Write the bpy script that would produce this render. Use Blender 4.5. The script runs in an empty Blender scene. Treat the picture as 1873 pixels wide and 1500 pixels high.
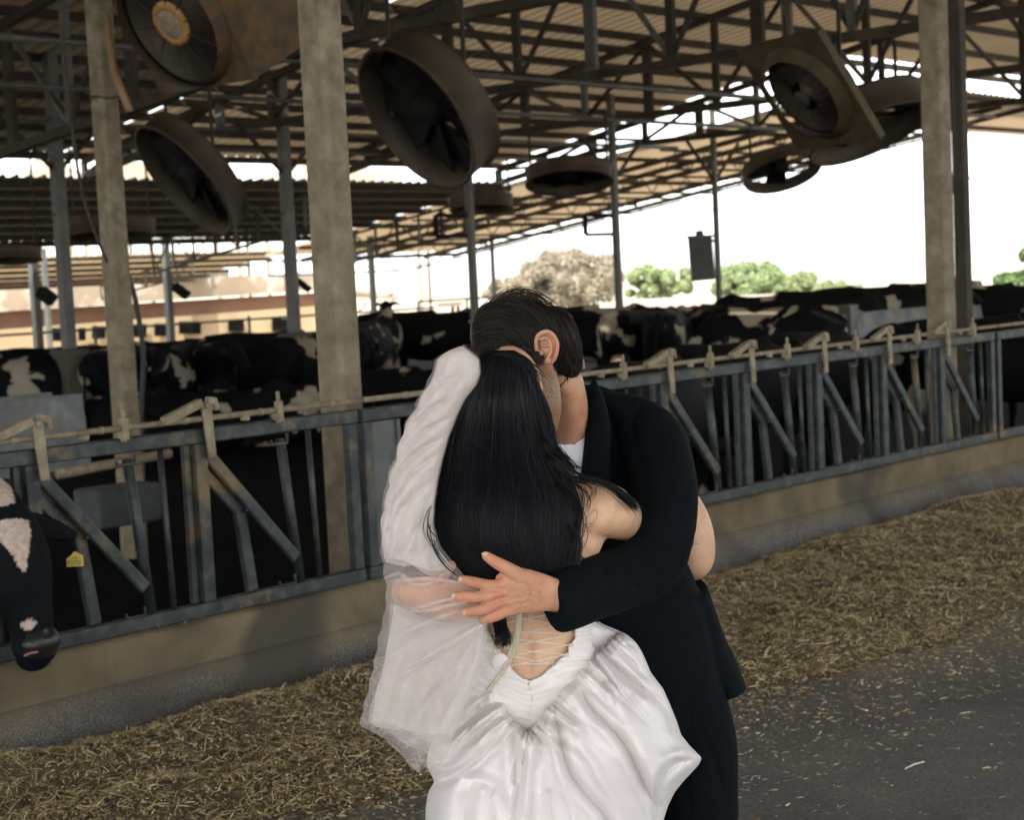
import bpy, bmesh, math, random
import numpy as np
from mathutils import Vector, Matrix, noise
R = math.radians
random.seed(7)
rng = np.random.default_rng(7)
scene = bpy.context.scene
COL = scene.collection
# ------------------------------------------------------------------ camera
CAM = Vector((0, 0, 1.70)); FPX = 3100.0; PITCH = R(4.495); ROLL = R(2.75)
fw = Vector((0, math.cos(PITCH), -math.sin(PITCH)))
r0 = Vector((1, 0, 0)); u0 = r0.cross(fw)
rt = (r0*math.cos(ROLL) - u0*math.sin(ROLL)).normalized()
up = rt.cross(fw).normalized()
cam = bpy.data.cameras.new("camera"); camo = bpy.data.objects.new("camera", cam); COL.objects.link(camo)
m3 = Matrix((rt, up, -fw)).transposed()
camo.matrix_world = Matrix.Translation(CAM) @ m3.to_4x4()
cam.sensor_width = 36; cam.lens = FPX/1873*36; cam.clip_end = 2000; cam.clip_start = 0.1
cam.dof.use_dof = True; cam.dof.focus_distance = 3.6; cam.dof.aperture_fstop = 7.0
scene.camera = camo
# ------------------------------------------------------------------ world, sun, exposure
SUN_EL, SUN_AZ = R(52), R(195)      # azimuth clockwise from +Y : behind the camera, a little to its left
world = bpy.data.worlds.new("World"); scene.world = world; world.use_nodes = True
wn = world.node_tree; wn.nodes.clear()
sky = wn.nodes.new("ShaderNodeTexSky"); sky.sky_type = 'NISHITA'; sky.sun_disc = False
sky.sun_elevation = SUN_EL; sky.sun_rotation = SUN_AZ; sky.dust_density = 1.0; sky.air_density = 1.0; sky.ozone_density = 1.0
bg = wn.nodes.new("ShaderNodeBackground"); bg.inputs[1].default_value = 0.15
hsv = wn.nodes.new("ShaderNodeHueSaturation"); hsv.inputs['Saturation'].default_value = 0.12
wo = wn.nodes.new("ShaderNodeOutputWorld")
wn.links.new(sky.outputs[0], hsv.inputs['Color']); wn.links.new(hsv.outputs[0], bg.inputs[0]); wn.links.new(bg.outputs[0], wo.inputs[0])
sl = bpy.data.lights.new("sun", 'SUN'); sl.energy = 2.3; sl.angle = R(0.6); sl.color = (1, .93, .82)
so = bpy.data.objects.new("sun", sl); COL.objects.link(so)
sd = Vector((math.sin(SUN_AZ)*math.cos(SUN_EL), math.cos(SUN_AZ)*math.cos(SUN_EL), math.sin(SUN_EL)))
so.rotation_euler = sd.to_track_quat('Z', 'Y').to_euler(); so.location = sd*50
scene.view_settings.view_transform = 'Standard'; scene.view_settings.look = 'None'
scene.view_settings.exposure = 2.02; scene.view_settings.gamma = 1
scene.cycles.max_bounces = 8; scene.cycles.diffuse_bounces = 5; scene.cycles.transparent_max_bounces = 24
# ------------------------------------------------------------------ coordinates
def unproj(u, v, Y):
    """point on the plane y = Y seen at photograph pixel (u, v)"""
    d = fw + rt*((u-936.5)/FPX) - up*((v-750)/FPX)
    return CAM + d*(Y/d.y)
def proj(P):
    d = Vector(P) - CAM; z = d.dot(fw)
    return 936.5 + FPX*d.dot(rt)/z, 750 - FPX*d.dot(up)/z
DX, DY = 0.6741, 0.7386           # direction of the feed fence (a); b points from the camera across it
def F(a, b, z): return Vector((DX*a - DY*b, DY*a + DX*b, z))
B0 = 5.468
FROT = math.atan2(DY, DX)
# ------------------------------------------------------------------ objects
def tag(o, label=None, cat=None, group=None, kind=None):
    if label: o["label"] = label
    if cat: o["category"] = cat
    if group: o["group"] = group
    if kind: o["kind"] = kind
    return o
def thing(name, label, cat, loc, group=None, rotz=0):
    o = bpy.data.objects.new(name, None); COL.objects.link(o)
    o.location = loc; o.rotation_euler = (0, 0, rotz); o.empty_display_size = .1
    return tag(o, label, cat, group)
def mesh_obj(name, V, Fc, mat, parent=None, smooth=False, origin=None):
    me = bpy.data.meshes.new(name)
    if parent is not None and origin is None:
        origin = Vector(parent.location)
        if parent.parent is not None: origin = origin + Vector(parent.parent.location)
    A = np.asarray(V, dtype=float).reshape(-1, 3)
    if parent is None and origin is None:
        mn = A.min(0); mx = A.max(0); origin = Vector(((mn[0]+mx[0])/2, (mn[1]+mx[1])/2, mn[2]))
    o = bpy.data.objects.new(name, me); COL.objects.link(o)
    if parent is not None:
        o.parent = parent
        if parent.type == 'EMPTY' and (parent.rotation_euler.z != 0): pass
        off = origin if parent.type == 'EMPTY' else world_org(parent)
        A = A - np.array(off)
    else:
        A = A - np.array(origin); o.location = origin
    if isinstance(Fc, np.ndarray):
        n, k = Fc.shape
        me.vertices.add(len(A)); me.vertices.foreach_set("co", A.ravel())
        me.loops.add(n*k); me.loops.foreach_set("vertex_index", Fc.ravel().astype(np.int32))
        me.polygons.add(n); me.polygons.foreach_set("loop_start", np.arange(n, dtype=np.int32)*k)
        me.polygons.foreach_set("loop_total", np.full(n, k, dtype=np.int32))
        me.update(calc_edges=True); me.validate()
    else:
        me.from_pydata(A.tolist(), [], Fc)
    if smooth: me.polygons.foreach_set("use_smooth", [True]*len(me.polygons))
    if mat: me.materials.append(mat)
    me.update()
    return o
def world_org(o):
    v = Vector(o.location)
    while o.parent is not None:
        o = o.parent; v = v + Vector(o.location)
    return v
class MB:
    """collects shapes in world coordinates, linked as ONE mesh"""
    def __init__(s): s.v = []; s.f = []
    def add(s, V, Fc):
        n = len(s.v); s.v += [tuple(p) for p in V]; s.f += [tuple(i+n for i in f) for f in Fc]; return s
    def box(s, c, size, rz=0, M=None):
        hx, hy, hz = size[0]/2, size[1]/2, size[2]/2
        P = [Vector((x, y, z)) for x in (-hx, hx) for y in (-hy, hy) for z in (-hz, hz)]
        m = M if M is not None else Matrix.Rotation(rz, 3, 'Z')
        P = [m @ p + Vector(c) for p in P]
        return s.add(P, [(0,1,3,2),(4,6,7,5),(0,4,5,1),(2,3,7,6),(0,2,6,4),(1,5,7,3)])
    def bar(s, p0, p1, w, h=None, upv=(0,0,1), w1=None, h1=None):
        p0 = Vector(p0); p1 = Vector(p1); h = h or w; w1 = w1 or w; h1 = h1 or h
        t = (p1-p0).normalized(); U = Vector(upv)
        if abs(t.dot(U)) > .98: U = Vector((DX, DY, 0))
        sd_ = t.cross(U).normalized(); U = sd_.cross(t)
        P = []
        for p, ww, hh in ((p0, w, h), (p1, w1, h1)):
            for a_, b_ in ((-1,-1),(1,-1),(1,1),(-1,1)): P.append(p + sd_*ww/2*a_ + U*hh/2*b_)
        return s.add(P, [(3,2,1,0),(4,5,6,7),(0,1,5,4),(1,2,6,5),(2,3,7,6),(3,0,4,7)])
    def tube(s, pts, r, n=8, cap=True):
        pts = [Vector(p) for p in pts]
        rr = r if isinstance(r, (list, tuple)) else [r]*len(pts)
        V = []; Fc = []; U = None
        for i, p in enumerate(pts):
            t = (pts[min(i+1, len(pts)-1)] - pts[max(i-1, 0)]).normalized()
            if U is None:
                U = Vector((0,0,1)) if abs(t.z) < .9 else Vector((1,0,0))
            sd_ = t.cross(U)
            if sd_.length < 1e-5: sd_ = t.cross(Vector((.3,.8,.1)))
            sd_.normalize(); U = sd_.cross(t).normalized()
            for k in range(n):
                a_ = 2*math.pi*k/n; V.append(p + (sd_*math.cos(a_) + U*math.sin(a_))*rr[i])
        for i in range(len(pts)-1):
            for k in range(n): Fc.append((i*n+k, i*n+(k+1)%n, (i+1)*n+(k+1)%n, (i+1)*n+k))
        if cap: Fc.append(tuple(range(n-1, -1, -1))); Fc.append(tuple((len(pts)-1)*n+k for k in range(n)))
        return s.add(V, Fc)
    def quad(s, a, b, c, d): return s.add([a, b, c, d], [(0,1,2,3)])
    def lathe(s, prof, org, M=None, n=32, closed=False):
        """prof: (radius, height) pairs, axis local z turned by M"""
        M = M or Matrix.Identity(3); V = []; Fc = []; org = Vector(org)
        for (r, z) in prof:
            for k in range(n):
                a_ = 2*math.pi*k/n; V.append(M @ Vector((r*math.cos(a_), r*math.sin(a_), z)) + org)
        m = len(prof)
        for i in range(m if closed else m-1):
            j = (i+1) % m
            for k in range(n): Fc.append((i*n+k, i*n+(k+1)%n, j*n+(k+1)%n, j*n+k))
        return s.add(V, Fc)
    def build(s, name, mat, parent=None, smooth=False, bevel=0):
        o = mesh_obj(name, s.v, s.f, mat, parent, smooth)
        if bevel:
            md = o.modifiers.new("bevel", 'BEVEL'); md.width = bevel; md.segments = 2; md.limit_method = 'ANGLE'
        return o
def copy_tree(o, parent=None):
    c = o.copy(); COL.objects.link(c); c.parent = parent
    for ch in list(o.children): copy_tree(ch, c)
    return c
# ------------------------------------------------------------------ materials
def newmat(name):
    m = bpy.data.materials.new(name); m.use_nodes = True; nt = m.node_tree
    return m, nt, nt.nodes["Principled BSDF"]
def N(nt, typ, **kw):
    n = nt.nodes.new(typ)
    for k, v in kw.items():
        if k in n.inputs: n.inputs[k].default_value = v
        else: setattr(n, k, v)
    return n
def ramp(nt, fac, stops):
    r = nt.nodes.new("ShaderNodeValToRGB"); e = r.color_ramp.elements
    while len(e) < len(stops): e.new(.5)
    for i, (p, c) in enumerate(stops): e[i].position = p; e[i].color = (*c, 1)
    nt.links.new(fac, r.inputs[0]); return r
def noise_mat(name, stops, scale=4, rough=.8, bump=.2, bscale=None, metal=0, detail=8, spec=.5, stretch=None, coord='Object', dist=.01, nrough=.6, second=None):
    """noise-driven colours plus bump; second=(scale, lo, hi, colour) adds a layer of stains"""
    m, nt, p = newmat(name); L = nt.links
    tc = N(nt, "ShaderNodeTexCoord"); mp = N(nt, "ShaderNodeMapping")
    if stretch: mp.inputs['Scale'].default_value = stretch
    L.new(tc.outputs[coord], mp.inputs[0])
    nz = N(nt, "ShaderNodeTexNoise", Scale=scale, Detail=detail, Roughness=nrough); L.new(mp.outputs[0], nz.inputs['Vector'])
    r = ramp(nt, nz.outputs['Fac'], stops); out = r.outputs[0]
    if second:
        sc2, lo, hi, c2 = second
        n2 = N(nt, "ShaderNodeTexNoise", Scale=sc2, Detail=6, Roughness=.7); L.new(tc.outputs[coord], n2.inputs['Vector'])
        mr = N(nt, "ShaderNodeMapRange"); mr.inputs[1].default_value = lo; mr.inputs[2].default_value = hi; L.new(n2.outputs['Fac'], mr.inputs[0])
        mx = N(nt, "ShaderNodeMix", data_type='RGBA'); L.new(mr.outputs[0], mx.inputs[0]); L.new(out, mx.inputs[6]); mx.inputs[7].default_value = (*c2, 1); out = mx.outputs[2]
    L.new(out, p.inputs['Base Color']); p.inputs['Roughness'].default_value = rough; p.inputs['Metallic'].default_value = metal
    p.inputs['Specular IOR Level'].default_value = spec
    if bump:
        nb = N(nt, "ShaderNodeTexNoise", Scale=bscale or scale*6, Detail=6, Roughness=.7); L.new(mp.outputs[0], nb.inputs['Vector'])
        b = N(nt, "ShaderNodeBump", Strength=bump, Distance=dist); L.new(nb.outputs['Fac'], b.inputs['Height']); L.new(b.outputs[0], p.inputs['Normal'])
    return m
M = {}
M['concrete'] = noise_mat('concrete', [(.3,(.20,.165,.115)),(.55,(.30,.26,.19)),(.75,(.38,.34,.26))], 5, .9, .5, 60, second=(1.3,.5,.68,(.16,.12,.075)))
M['concrete_col'] = noise_mat('weathered concrete post', [(.3,(.13,.105,.065)),(.5,(.215,.18,.12)),(.72,(.32,.28,.20))], 9, .92, .6, 90, second=(2.5,.5,.7,(.20,.165,.11)))
M['curb'] = noise_mat('feed stained concrete', [(.3,(.15,.105,.055)),(.5,(.25,.185,.105)),(.72,(.34,.27,.17))], 2.2, .95, .6, 70, second=(1.1,.47,.6,(.10,.085,.06)))  # second layer paints soft shadow patches over the feed stains
M['curb_low'] = noise_mat('granular grey concrete', [(.3,(.09,.09,.085)),(.5,(.15,.15,.14)),(.75,(.26,.255,.24))], 45, .97, .8, 120, second=(1.4,.5,.75,(.17,.13,.08)))
def curb_mat():
    m, nt, p = newmat('feed stained curb with painted shadows'); L = nt.links
    tc = N(nt, "ShaderNodeTexCoord"); sp = N(nt, "ShaderNodeSeparateXYZ"); L.new(tc.outputs['Object'], sp.inputs[0])
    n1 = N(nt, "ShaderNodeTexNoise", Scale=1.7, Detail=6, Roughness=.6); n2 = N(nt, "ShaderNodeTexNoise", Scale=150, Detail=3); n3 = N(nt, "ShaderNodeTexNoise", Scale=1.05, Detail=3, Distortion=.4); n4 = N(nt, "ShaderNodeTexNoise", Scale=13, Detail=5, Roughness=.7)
    for n_ in (n1, n2, n3, n4): L.new(tc.outputs['Object'], n_.inputs['Vector'])
    up_ = ramp(nt, n1.outputs['Fac'], [(.32,(.085,.066,.038)),(.5,(.15,.12,.075)),(.7,(.225,.185,.12))]); lo = ramp(nt, n2.outputs['Fac'], [(.36,(.05,.05,.046)),(.5,(.105,.102,.092)),(.66,(.21,.20,.175))])
    ma = N(nt, "ShaderNodeMath", operation='MULTIPLY_ADD'); L.new(n1.outputs['Fac'], ma.inputs[0]); ma.inputs[1].default_value = .16; L.new(sp.outputs[2], ma.inputs[2])
    mb = N(nt, "ShaderNodeMath", operation='MULTIPLY_ADD'); L.new(n4.outputs['Fac'], mb.inputs[0]); mb.inputs[1].default_value = .08; L.new(ma.outputs[0], mb.inputs[2])
    mr = N(nt, "ShaderNodeMapRange"); mr.inputs[1].default_value = .25; mr.inputs[2].default_value = .38; L.new(mb.outputs[0], mr.inputs[0])
    mx = N(nt, "ShaderNodeMix", data_type='RGBA'); L.new(mr.outputs[0], mx.inputs[0]); L.new(lo.outputs[0], mx.inputs[6]); L.new(up_.outputs[0], mx.inputs[7])
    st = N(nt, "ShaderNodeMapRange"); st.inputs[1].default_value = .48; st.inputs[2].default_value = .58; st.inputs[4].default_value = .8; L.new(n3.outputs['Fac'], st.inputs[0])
    m2 = N(nt, "ShaderNodeMix", data_type='RGBA'); L.new(st.outputs[0], m2.inputs[0]); L.new(mx.outputs[2], m2.inputs[6]); m2.inputs[7].default_value = (.055,.052,.042,1)  # soft dark shadow patches painted into the curb colour
    L.new(m2.outputs[2], p.inputs['Base Color']); p.inputs['Roughness'].default_value = .95; p.inputs['Specular IOR Level'].default_value = .2
    b = N(nt, "ShaderNodeBump", Strength=.7, Distance=.006); L.new(n2.outputs['Fac'], b.inputs['Height']); L.new(b.outputs[0], p.inputs['Normal']); return m
M['galv'] = noise_mat('galvanised steel', [(.3,(.017,.025,.026)),(.5,(.036,.046,.046)),(.75,(.088,.098,.088))], 14, .5, .15, 60, metal=.4, second=(2.6,.56,.68,(.16,.115,.06)))
M['galv_dirty'] = noise_mat('dusty galvanised steel', [(.3,(.17,.13,.08)),(.55,(.27,.225,.15)),(.75,(.36,.32,.24))], 16, .7, .2, 70, metal=.15)
M['galv_far'] = noise_mat('grey painted steel', [(.3,(.075,.082,.078)),(.6,(.12,.125,.112)),(.8,(.20,.18,.14))], 4, .55, .1, 30, metal=.3, second=(1.6,.56,.66,(.13,.075,.035)))
M['truss'] = noise_mat('rusting truss steel', [(.3,(.022,.018,.013)),(.55,(.045,.035,.023)),(.8,(.11,.08,.045))], 3, .75, .15, 30, metal=.1)
M['rust'] = noise_mat('rust', [(.25,(.03,.02,.011)),(.5,(.075,.045,.02)),(.7,(.17,.075,.022)),(.85,(.24,.16,.08))], 6, .8, .5, 40, second=(2.,.45,.7,(.10,.08,.055)))
M['fan_ring'] = noise_mat('dusty fan housing', [(.3,(.028,.020,.012)),(.6,(.070,.052,.032)),(.8,(.16,.125,.08))], 3, .7, .2, 30, metal=.1)
M['dark_metal'] = noise_mat('grimy dark metal', [(.3,(.005,.0055,.006)),(.7,(.014,.014,.013))], 8, .8, .2, spec=.2)
M['ochre'] = noise_mat('ochre dusted sheet metal', [(.3,(.035,.026,.012)),(.55,(.085,.06,.026)),(.8,(.17,.12,.05))], 4, .7, .3, 40, second=(2.,.5,.7,(.07,.05,.025)))
M['dull_grey'] = noise_mat('dull grey steel', [(.3,(.03,.038,.038)),(.7,(.065,.076,.074))], 6, .8, .1)
M['block'] = noise_mat('dark concrete footing', [(.3,(.05,.045,.035)),(.7,(.10,.09,.07))], 3, .95, .3)
M['white_conc'] = noise_mat('pale concrete', [(.3,(.10,.115,.12)),(.55,(.20,.215,.22)),(.75,(.31,.325,.325))], 3, .85, .3, 40, second=(2.5,.5,.75,(.22,.2,.15)))
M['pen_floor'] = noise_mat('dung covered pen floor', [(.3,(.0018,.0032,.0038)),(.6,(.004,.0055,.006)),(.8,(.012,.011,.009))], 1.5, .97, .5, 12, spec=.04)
M['ground'] = noise_mat('dry ground', [(.3,(.36,.31,.23)),(.7,(.50,.45,.36))], .3, .95, 0)
M['wood'] = noise_mat('old wood', [(.3,(.13,.075,.035)),(.7,(.30,.18,.09))], 5, .8, .3, stretch=(1,1,.1))
M['black_rubber'] = noise_mat('black hose', [(.3,(.008,.009,.01)),(.7,(.02,.022,.024))], 5, .6, 0)
def roof_mat(c=((.14,.118,.08),(.27,.22,.145),(.40,.33,.22))):
    m, nt, p = newmat('weathered roofing sheet'); L = nt.links
    tc = N(nt, "ShaderNodeTexCoord")
    nz = N(nt, "ShaderNodeTexNoise", Scale=.5, Detail=6, Roughness=.65); L.new(tc.outputs['Object'], nz.inputs['Vector'])
    r = ramp(nt, nz.outputs['Fac'], [(.3,c[0]),(.55,c[1]),(.75,c[2])])
    L.new(r.outputs[0], p.inputs['Base Color']); p.inputs['Roughness'].default_value = .75
    return m
M['roof'] = roof_mat()
def roof_lit(cols=((.34,.26,.17),(.50,.40,.27),(.60,.50,.37)), k=.16):  # paler colours and a translucent share stand in for light on the underside
    m = roof_mat(cols); m.name = 'roofing sheet with painted light'; nt = m.node_tree; p = nt.nodes["Principled BSDF"]; o = nt.nodes["Material Output"]
    tr = N(nt, "ShaderNodeBsdfTranslucent"); tr.inputs[0].default_value = (.62,.46,.28,1); mx = N(nt, "ShaderNodeMixShader"); mx.inputs[0].default_value = k
    nt.links.new(p.outputs[0], mx.inputs[1]); nt.links.new(tr.outputs[0], mx.inputs[2]); nt.links.new(mx.outputs[0], o.inputs[0]); return m
M['roof_lit'] = roof_lit(k=.28); M['roof'] = roof_lit(((.15,.128,.085),(.28,.23,.15),(.42,.35,.24)), .012); M['roof_half_lit'] = roof_lit(((.24,.185,.115),(.38,.30,.19),(.50,.40,.27)), .075); M['curb'] = M['curb_low'] = curb_mat()  # lit, half-lit and shaded copies of one roofing sheet, light painted in
# ================================================================== SETTING
def grid_mesh(name, x0, x1, y0, y1, nx, ny, fz, mat, parent=None, kind=None, smooth=True):
    xs = np.linspace(x0, x1, nx); ys = np.linspace(y0, y1, ny)
    X, Yg = np.meshgrid(xs, ys); Z = fz(X, Yg)
    # grid in fence coordinates (a, b)
    V = np.stack([DX*X - DY*Yg, DY*X + DX*Yg, Z], -1).reshape(-1, 3)
    i = np.arange(nx*ny).reshape(ny, nx)
    Fc = np.stack([i[:-1,:-1].ravel(), i[:-1,1:].ravel(), i[1:,1:].ravel(), i[1:,:-1].ravel()], 1)
    o = mesh_obj(name, V, Fc, mat, parent, smooth)
    if kind: o['kind'] = kind
    return o
FLOOR = -0.33
g = MB(); g.quad((-600,-300,FLOOR-.02),(600,-300,FLOOR-.02),(600,900,FLOOR-.02),(-600,900,FLOOR-.02))
tag(g.build('ground', M['ground']), kind='structure')
g = MB()
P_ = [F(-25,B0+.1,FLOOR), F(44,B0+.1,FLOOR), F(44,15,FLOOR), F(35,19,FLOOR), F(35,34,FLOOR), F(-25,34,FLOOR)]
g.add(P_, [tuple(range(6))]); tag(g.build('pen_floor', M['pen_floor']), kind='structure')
# feed alley: worn asphalt, dirt and dust
def alley_mat():
    m, nt, p = newmat('worn alley surface'); L = nt.links
    tc = N(nt, "ShaderNodeTexCoord")
    n1 = N(nt, "ShaderNodeTexNoise", Scale=.9, Detail=5, Roughness=.6); L.new(tc.outputs['Object'], n1.inputs['Vector'])
    r1 = ramp(nt, n1.outputs['Fac'], [(.36,(.15,.152,.15)),(.52,(.22,.215,.20)),(.68,(.34,.29,.215))])
    n2 = N(nt, "ShaderNodeTexVoronoi", Scale=160); L.new(tc.outputs['Object'], n2.inputs['Vector'])
    r2 = ramp(nt, n2.outputs['Distance'], [(.0,(1.25,1.22,1.15)),(.25,(1,1,1)),(.7,(.72,.72,.74))])
    n3 = N(nt, "ShaderNodeTexNoise", Scale=60, Detail=4, Roughness=.8); L.new(tc.outputs['Object'], n3.inputs['Vector'])
    r3 = ramp(nt, n3.outputs['Fac'], [(.35,(.62,.62,.64)),(.6,(1.1,1.08,1.02)),(.74,(1.9,1.8,1.6))])
    m1 = N(nt, "ShaderNodeMix", data_type='RGBA', blend_type='MULTIPLY'); m1.inputs[0].default_value = 1
    L.new(r1.outputs[0], m1.inputs[6]); L.new(r2.outputs[0], m1.inputs[7])
    m2 = N(nt, "ShaderNodeMix", data_type='RGBA', blend_type='MULTIPLY'); m2.inputs[0].default_value = 1
    L.new(m1.outputs[2], m2.inputs[6]); L.new(r3.outputs[0], m2.inputs[7]); L.new(m2.outputs[2], p.inputs['Base Color'])
    p.inputs['Roughness'].default_value = .93
    b = N(nt, "ShaderNodeBump", Strength=.8, Distance=.006); L.new(n3.outputs['Fac'], b.inputs['Height']); L.new(b.outputs[0], p.inputs['Normal'])
    return m
M['alley'] = alley_mat()
g = MB()
for (a0,a1,b0_,b1_) in ((-40,60,-40,B0-.06),):
    P_ = [F(a0,b0_,0), F(a1,b0_,0), F(a1,b1_,0), F(a0,b1_,0)]; Q_ = [p - Vector((0,0,.33)) for p in P_]
    g.add(P_+Q_, [(0,1,2,3),(0,4,5,1),(1,5,6,2),(2,6,7,3),(3,7,4,0)])
tag(g.build('feed_alley', M['alley']), kind='structure')
# ------------------------------------------------------------------ curb wall under the feed fence
curb = thing('feed_curb', 'long low feed-stained concrete curb wall carrying the steel feed fence', 'curb', F(8, B0, 0))
def curb_strip(prof, a0, a1, n, name, mat, jit):
    V = []; Fc = []; k = len(prof)
    for i in range(n+1):
        a = a0+(a1-a0)*i/n
        for j, (b, z) in enumerate(prof):
            q = noise.noise(Vector((a*1.3, b*6, z*5)))*jit + noise.noise(Vector((a*6, b*9, z*14)))*jit*.4
            V.append(F(a, b+q, z + (q*.4 if 0 < j < k-1 else 0)))
    for i in range(n):
        for j in range(k-1): Fc.append((i*k+j, (i+1)*k+j, (i+1)*k+j+1, i*k+j+1))
    return mesh_obj(name, V, Fc, mat, curb, True)
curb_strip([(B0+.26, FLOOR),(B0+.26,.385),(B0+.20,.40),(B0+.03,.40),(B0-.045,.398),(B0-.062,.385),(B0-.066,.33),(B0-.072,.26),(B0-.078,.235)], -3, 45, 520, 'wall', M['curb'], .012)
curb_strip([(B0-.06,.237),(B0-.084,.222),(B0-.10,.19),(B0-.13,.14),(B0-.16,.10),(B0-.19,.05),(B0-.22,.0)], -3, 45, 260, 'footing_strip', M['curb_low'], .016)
# ------------------------------------------------------------------ feed fence with headlocks
PITCH_A = .7687
def Fa(a, z, db=0): return F(a, B0+db, z)
panels = [(-.45, 4.97, 'near left feed fence panel of grey headlocks in front of the hanging cow head'),
          (5.0, 10.98, 'middle feed fence panel of grey headlocks running behind the couple to the right post'),
          (11.02, 17.5, 'far right feed fence panel of grey headlocks beyond the right concrete post')]
locks = [3.362 + .7635*i for i in range(-4, 19)]
for (pa, pb, lab) in panels:
    t = thing('feed_fence_panel', lab, 'fence', Fa((pa+pb)/2, .40), 'headlock fence panels')
    g = MB(); g.bar(Fa(pa,1.127), Fa(pb,1.127), .05, .058); g.build('top_rail', M['galv'], t, bevel=.006)
    g = MB(); g.bar(Fa(pa,.43), Fa(pb,.43), .05, .056); g.build('bottom_rail', M['galv'], t, bevel=.006)
    g = MB(); g.tube([Fa(pa,1.197,-.035), Fa(pb,1.197,-.035)], .0125, 10)
    x = pa+.25
    while x < pb: g.tube([Fa(x,1.197,-.035), Fa(x+.012,1.197,-.035)], .0155, 10); x += .385
    g.build('release_pipe', M['galv_dirty'], t, True)
    for e in (pa+.03, pb-.03):
        g = MB(); g.bar(Fa(e,.46), Fa(e,1.097), .045, .05); g.build('end_post', M['galv'], t, bevel=.004)
    for a in locks:
        if not (pa-.02 < a < pb-.1): continue
        j = random.uniform(-.006,.006)
        g = MB(); g.bar(Fa(a,.458), Fa(a,1.098), .045, .058, (DX,DY,0)); g.bar(Fa(a-.05,.458,.02), Fa(a-.05,1.098,.02), .03, .028, (DX,DY,0))
        g.build('post', M['galv'], t, bevel=.005)
        # flat swing arm, pivot bolt, hook and counterweight handle on top
        g = MB(); g.bar(Fa(a+.012,1.262,-.05), Fa(a+.03,1.04,-.05), .012, .048, (DX,DY,0), .012, .036)
        g.tube([Fa(a+.012,1.25,-.068), Fa(a+.012,1.25,-.03)], .013, 8)
        g.build('swing_arm', M['galv_dirty'], t, bevel=.003)
        g = MB(); g.bar(Fa(a-.20+j,1.205,-.06), Fa(a-.01,1.262,-.045), .035, .034); g.bar(Fa(a+.03,1.268,-.035), Fa(a+.062,1.262,-.035), .03, .03); g.bar(Fa(a+.062,1.275,-.035), Fa(a+.072,1.225,-.035), .03, .02,(DX,DY,0))
        g.build('latch_handle', M['galv_dirty'], t, bevel=.004)
        g = MB(); g.bar(Fa(a+.20,1.182,-.035), Fa(a+.235,1.178,-.035), .02, .022); g.build('release_tab', M['galv_dirty'], t, bevel=.003)
        g = MB(); g.bar(Fa(a+.022,1.065,-.01), Fa(a+.455+j,.565,-.02), .03, .052); g.build('locking_bar', M['galv'], t, bevel=.009)
        g = MB(); g.bar(Fa(a+.02,.985,.02), Fa(a+.205,.79,.02), .032, .05); g.bar(Fa(a+.20,.80,.02), Fa(a+.243,.458,.02), .034, .052, (DX,DY,0))
        g.bar(Fa(a+.205,.80,-.012), Fa(a+.27,.80,-.012), .02, .018)
        g.build('neck_brace', M['galv'], t, bevel=.008)
        g = MB(); g.tube([Fa(a+.435,1.07,.015), Fa(a+.50,.46,.015)], .021, 10); g.build('round_bar', M['galv'], t, True)
        for z_ in (1.07, .475):
            g = MB(); g.tube([Fa(a+.375,z_,.0), Fa(a+.375,z_-.018,.0), Fa(a+.46,z_-.018,.0), Fa(a+.46,z_+.02,.0)], .007, 6)
            g.build('bar_hook', M['galv'], t)
        g = MB(); g.tube([Fa(a+.585,1.098,.01), Fa(a+.605,.458,.01)], .0125, 8); g.build('thin_bar', M['galv'], t, True)
        g = MB(); g.bar(Fa(a+.39,1.15,-.045), Fa(a+.388,1.235,-.045), .03, .026, (DX,DY,0)); g.bar(Fa(a+.388,1.225,-.045), Fa(a+.386,1.275,-.045), .012, .014, (DX,DY,0)); g.bar(Fa(a+.39,1.14,-.03), Fa(a+.39,1.20,-.02), .04, .012, (DX,DY,0))
        g.build('pipe_guide', M['galv_dirty'], t, bevel=.003)
# galvanised steel plate fixed beside the main post
t = MB(); t.bar(F(5.16,B0+.035,.405), F(5.16,B0+.035,1.09), .012, .17, (DX,DY,0)); t.bar(F(5.07,B0+.03,.405), F(5.07,B0+.03,1.09), .03, .02, (DX,DY,0)); t.bar(F(5.25,B0+.03,.405), F(5.25,B0+.03,1.09), .03, .02, (DX,DY,0))
tag(t.build('steel_plate', noise_mat('galvanised plate',[(.3,(.06,.07,.07)),(.7,(.14,.15,.14))],5,.6,.1,30,metal=.2,second=(3,.5,.7,(.14,.11,.07)))), 'upright galvanised steel plate fixed behind the fence at the big concrete post', 'plate')
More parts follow.
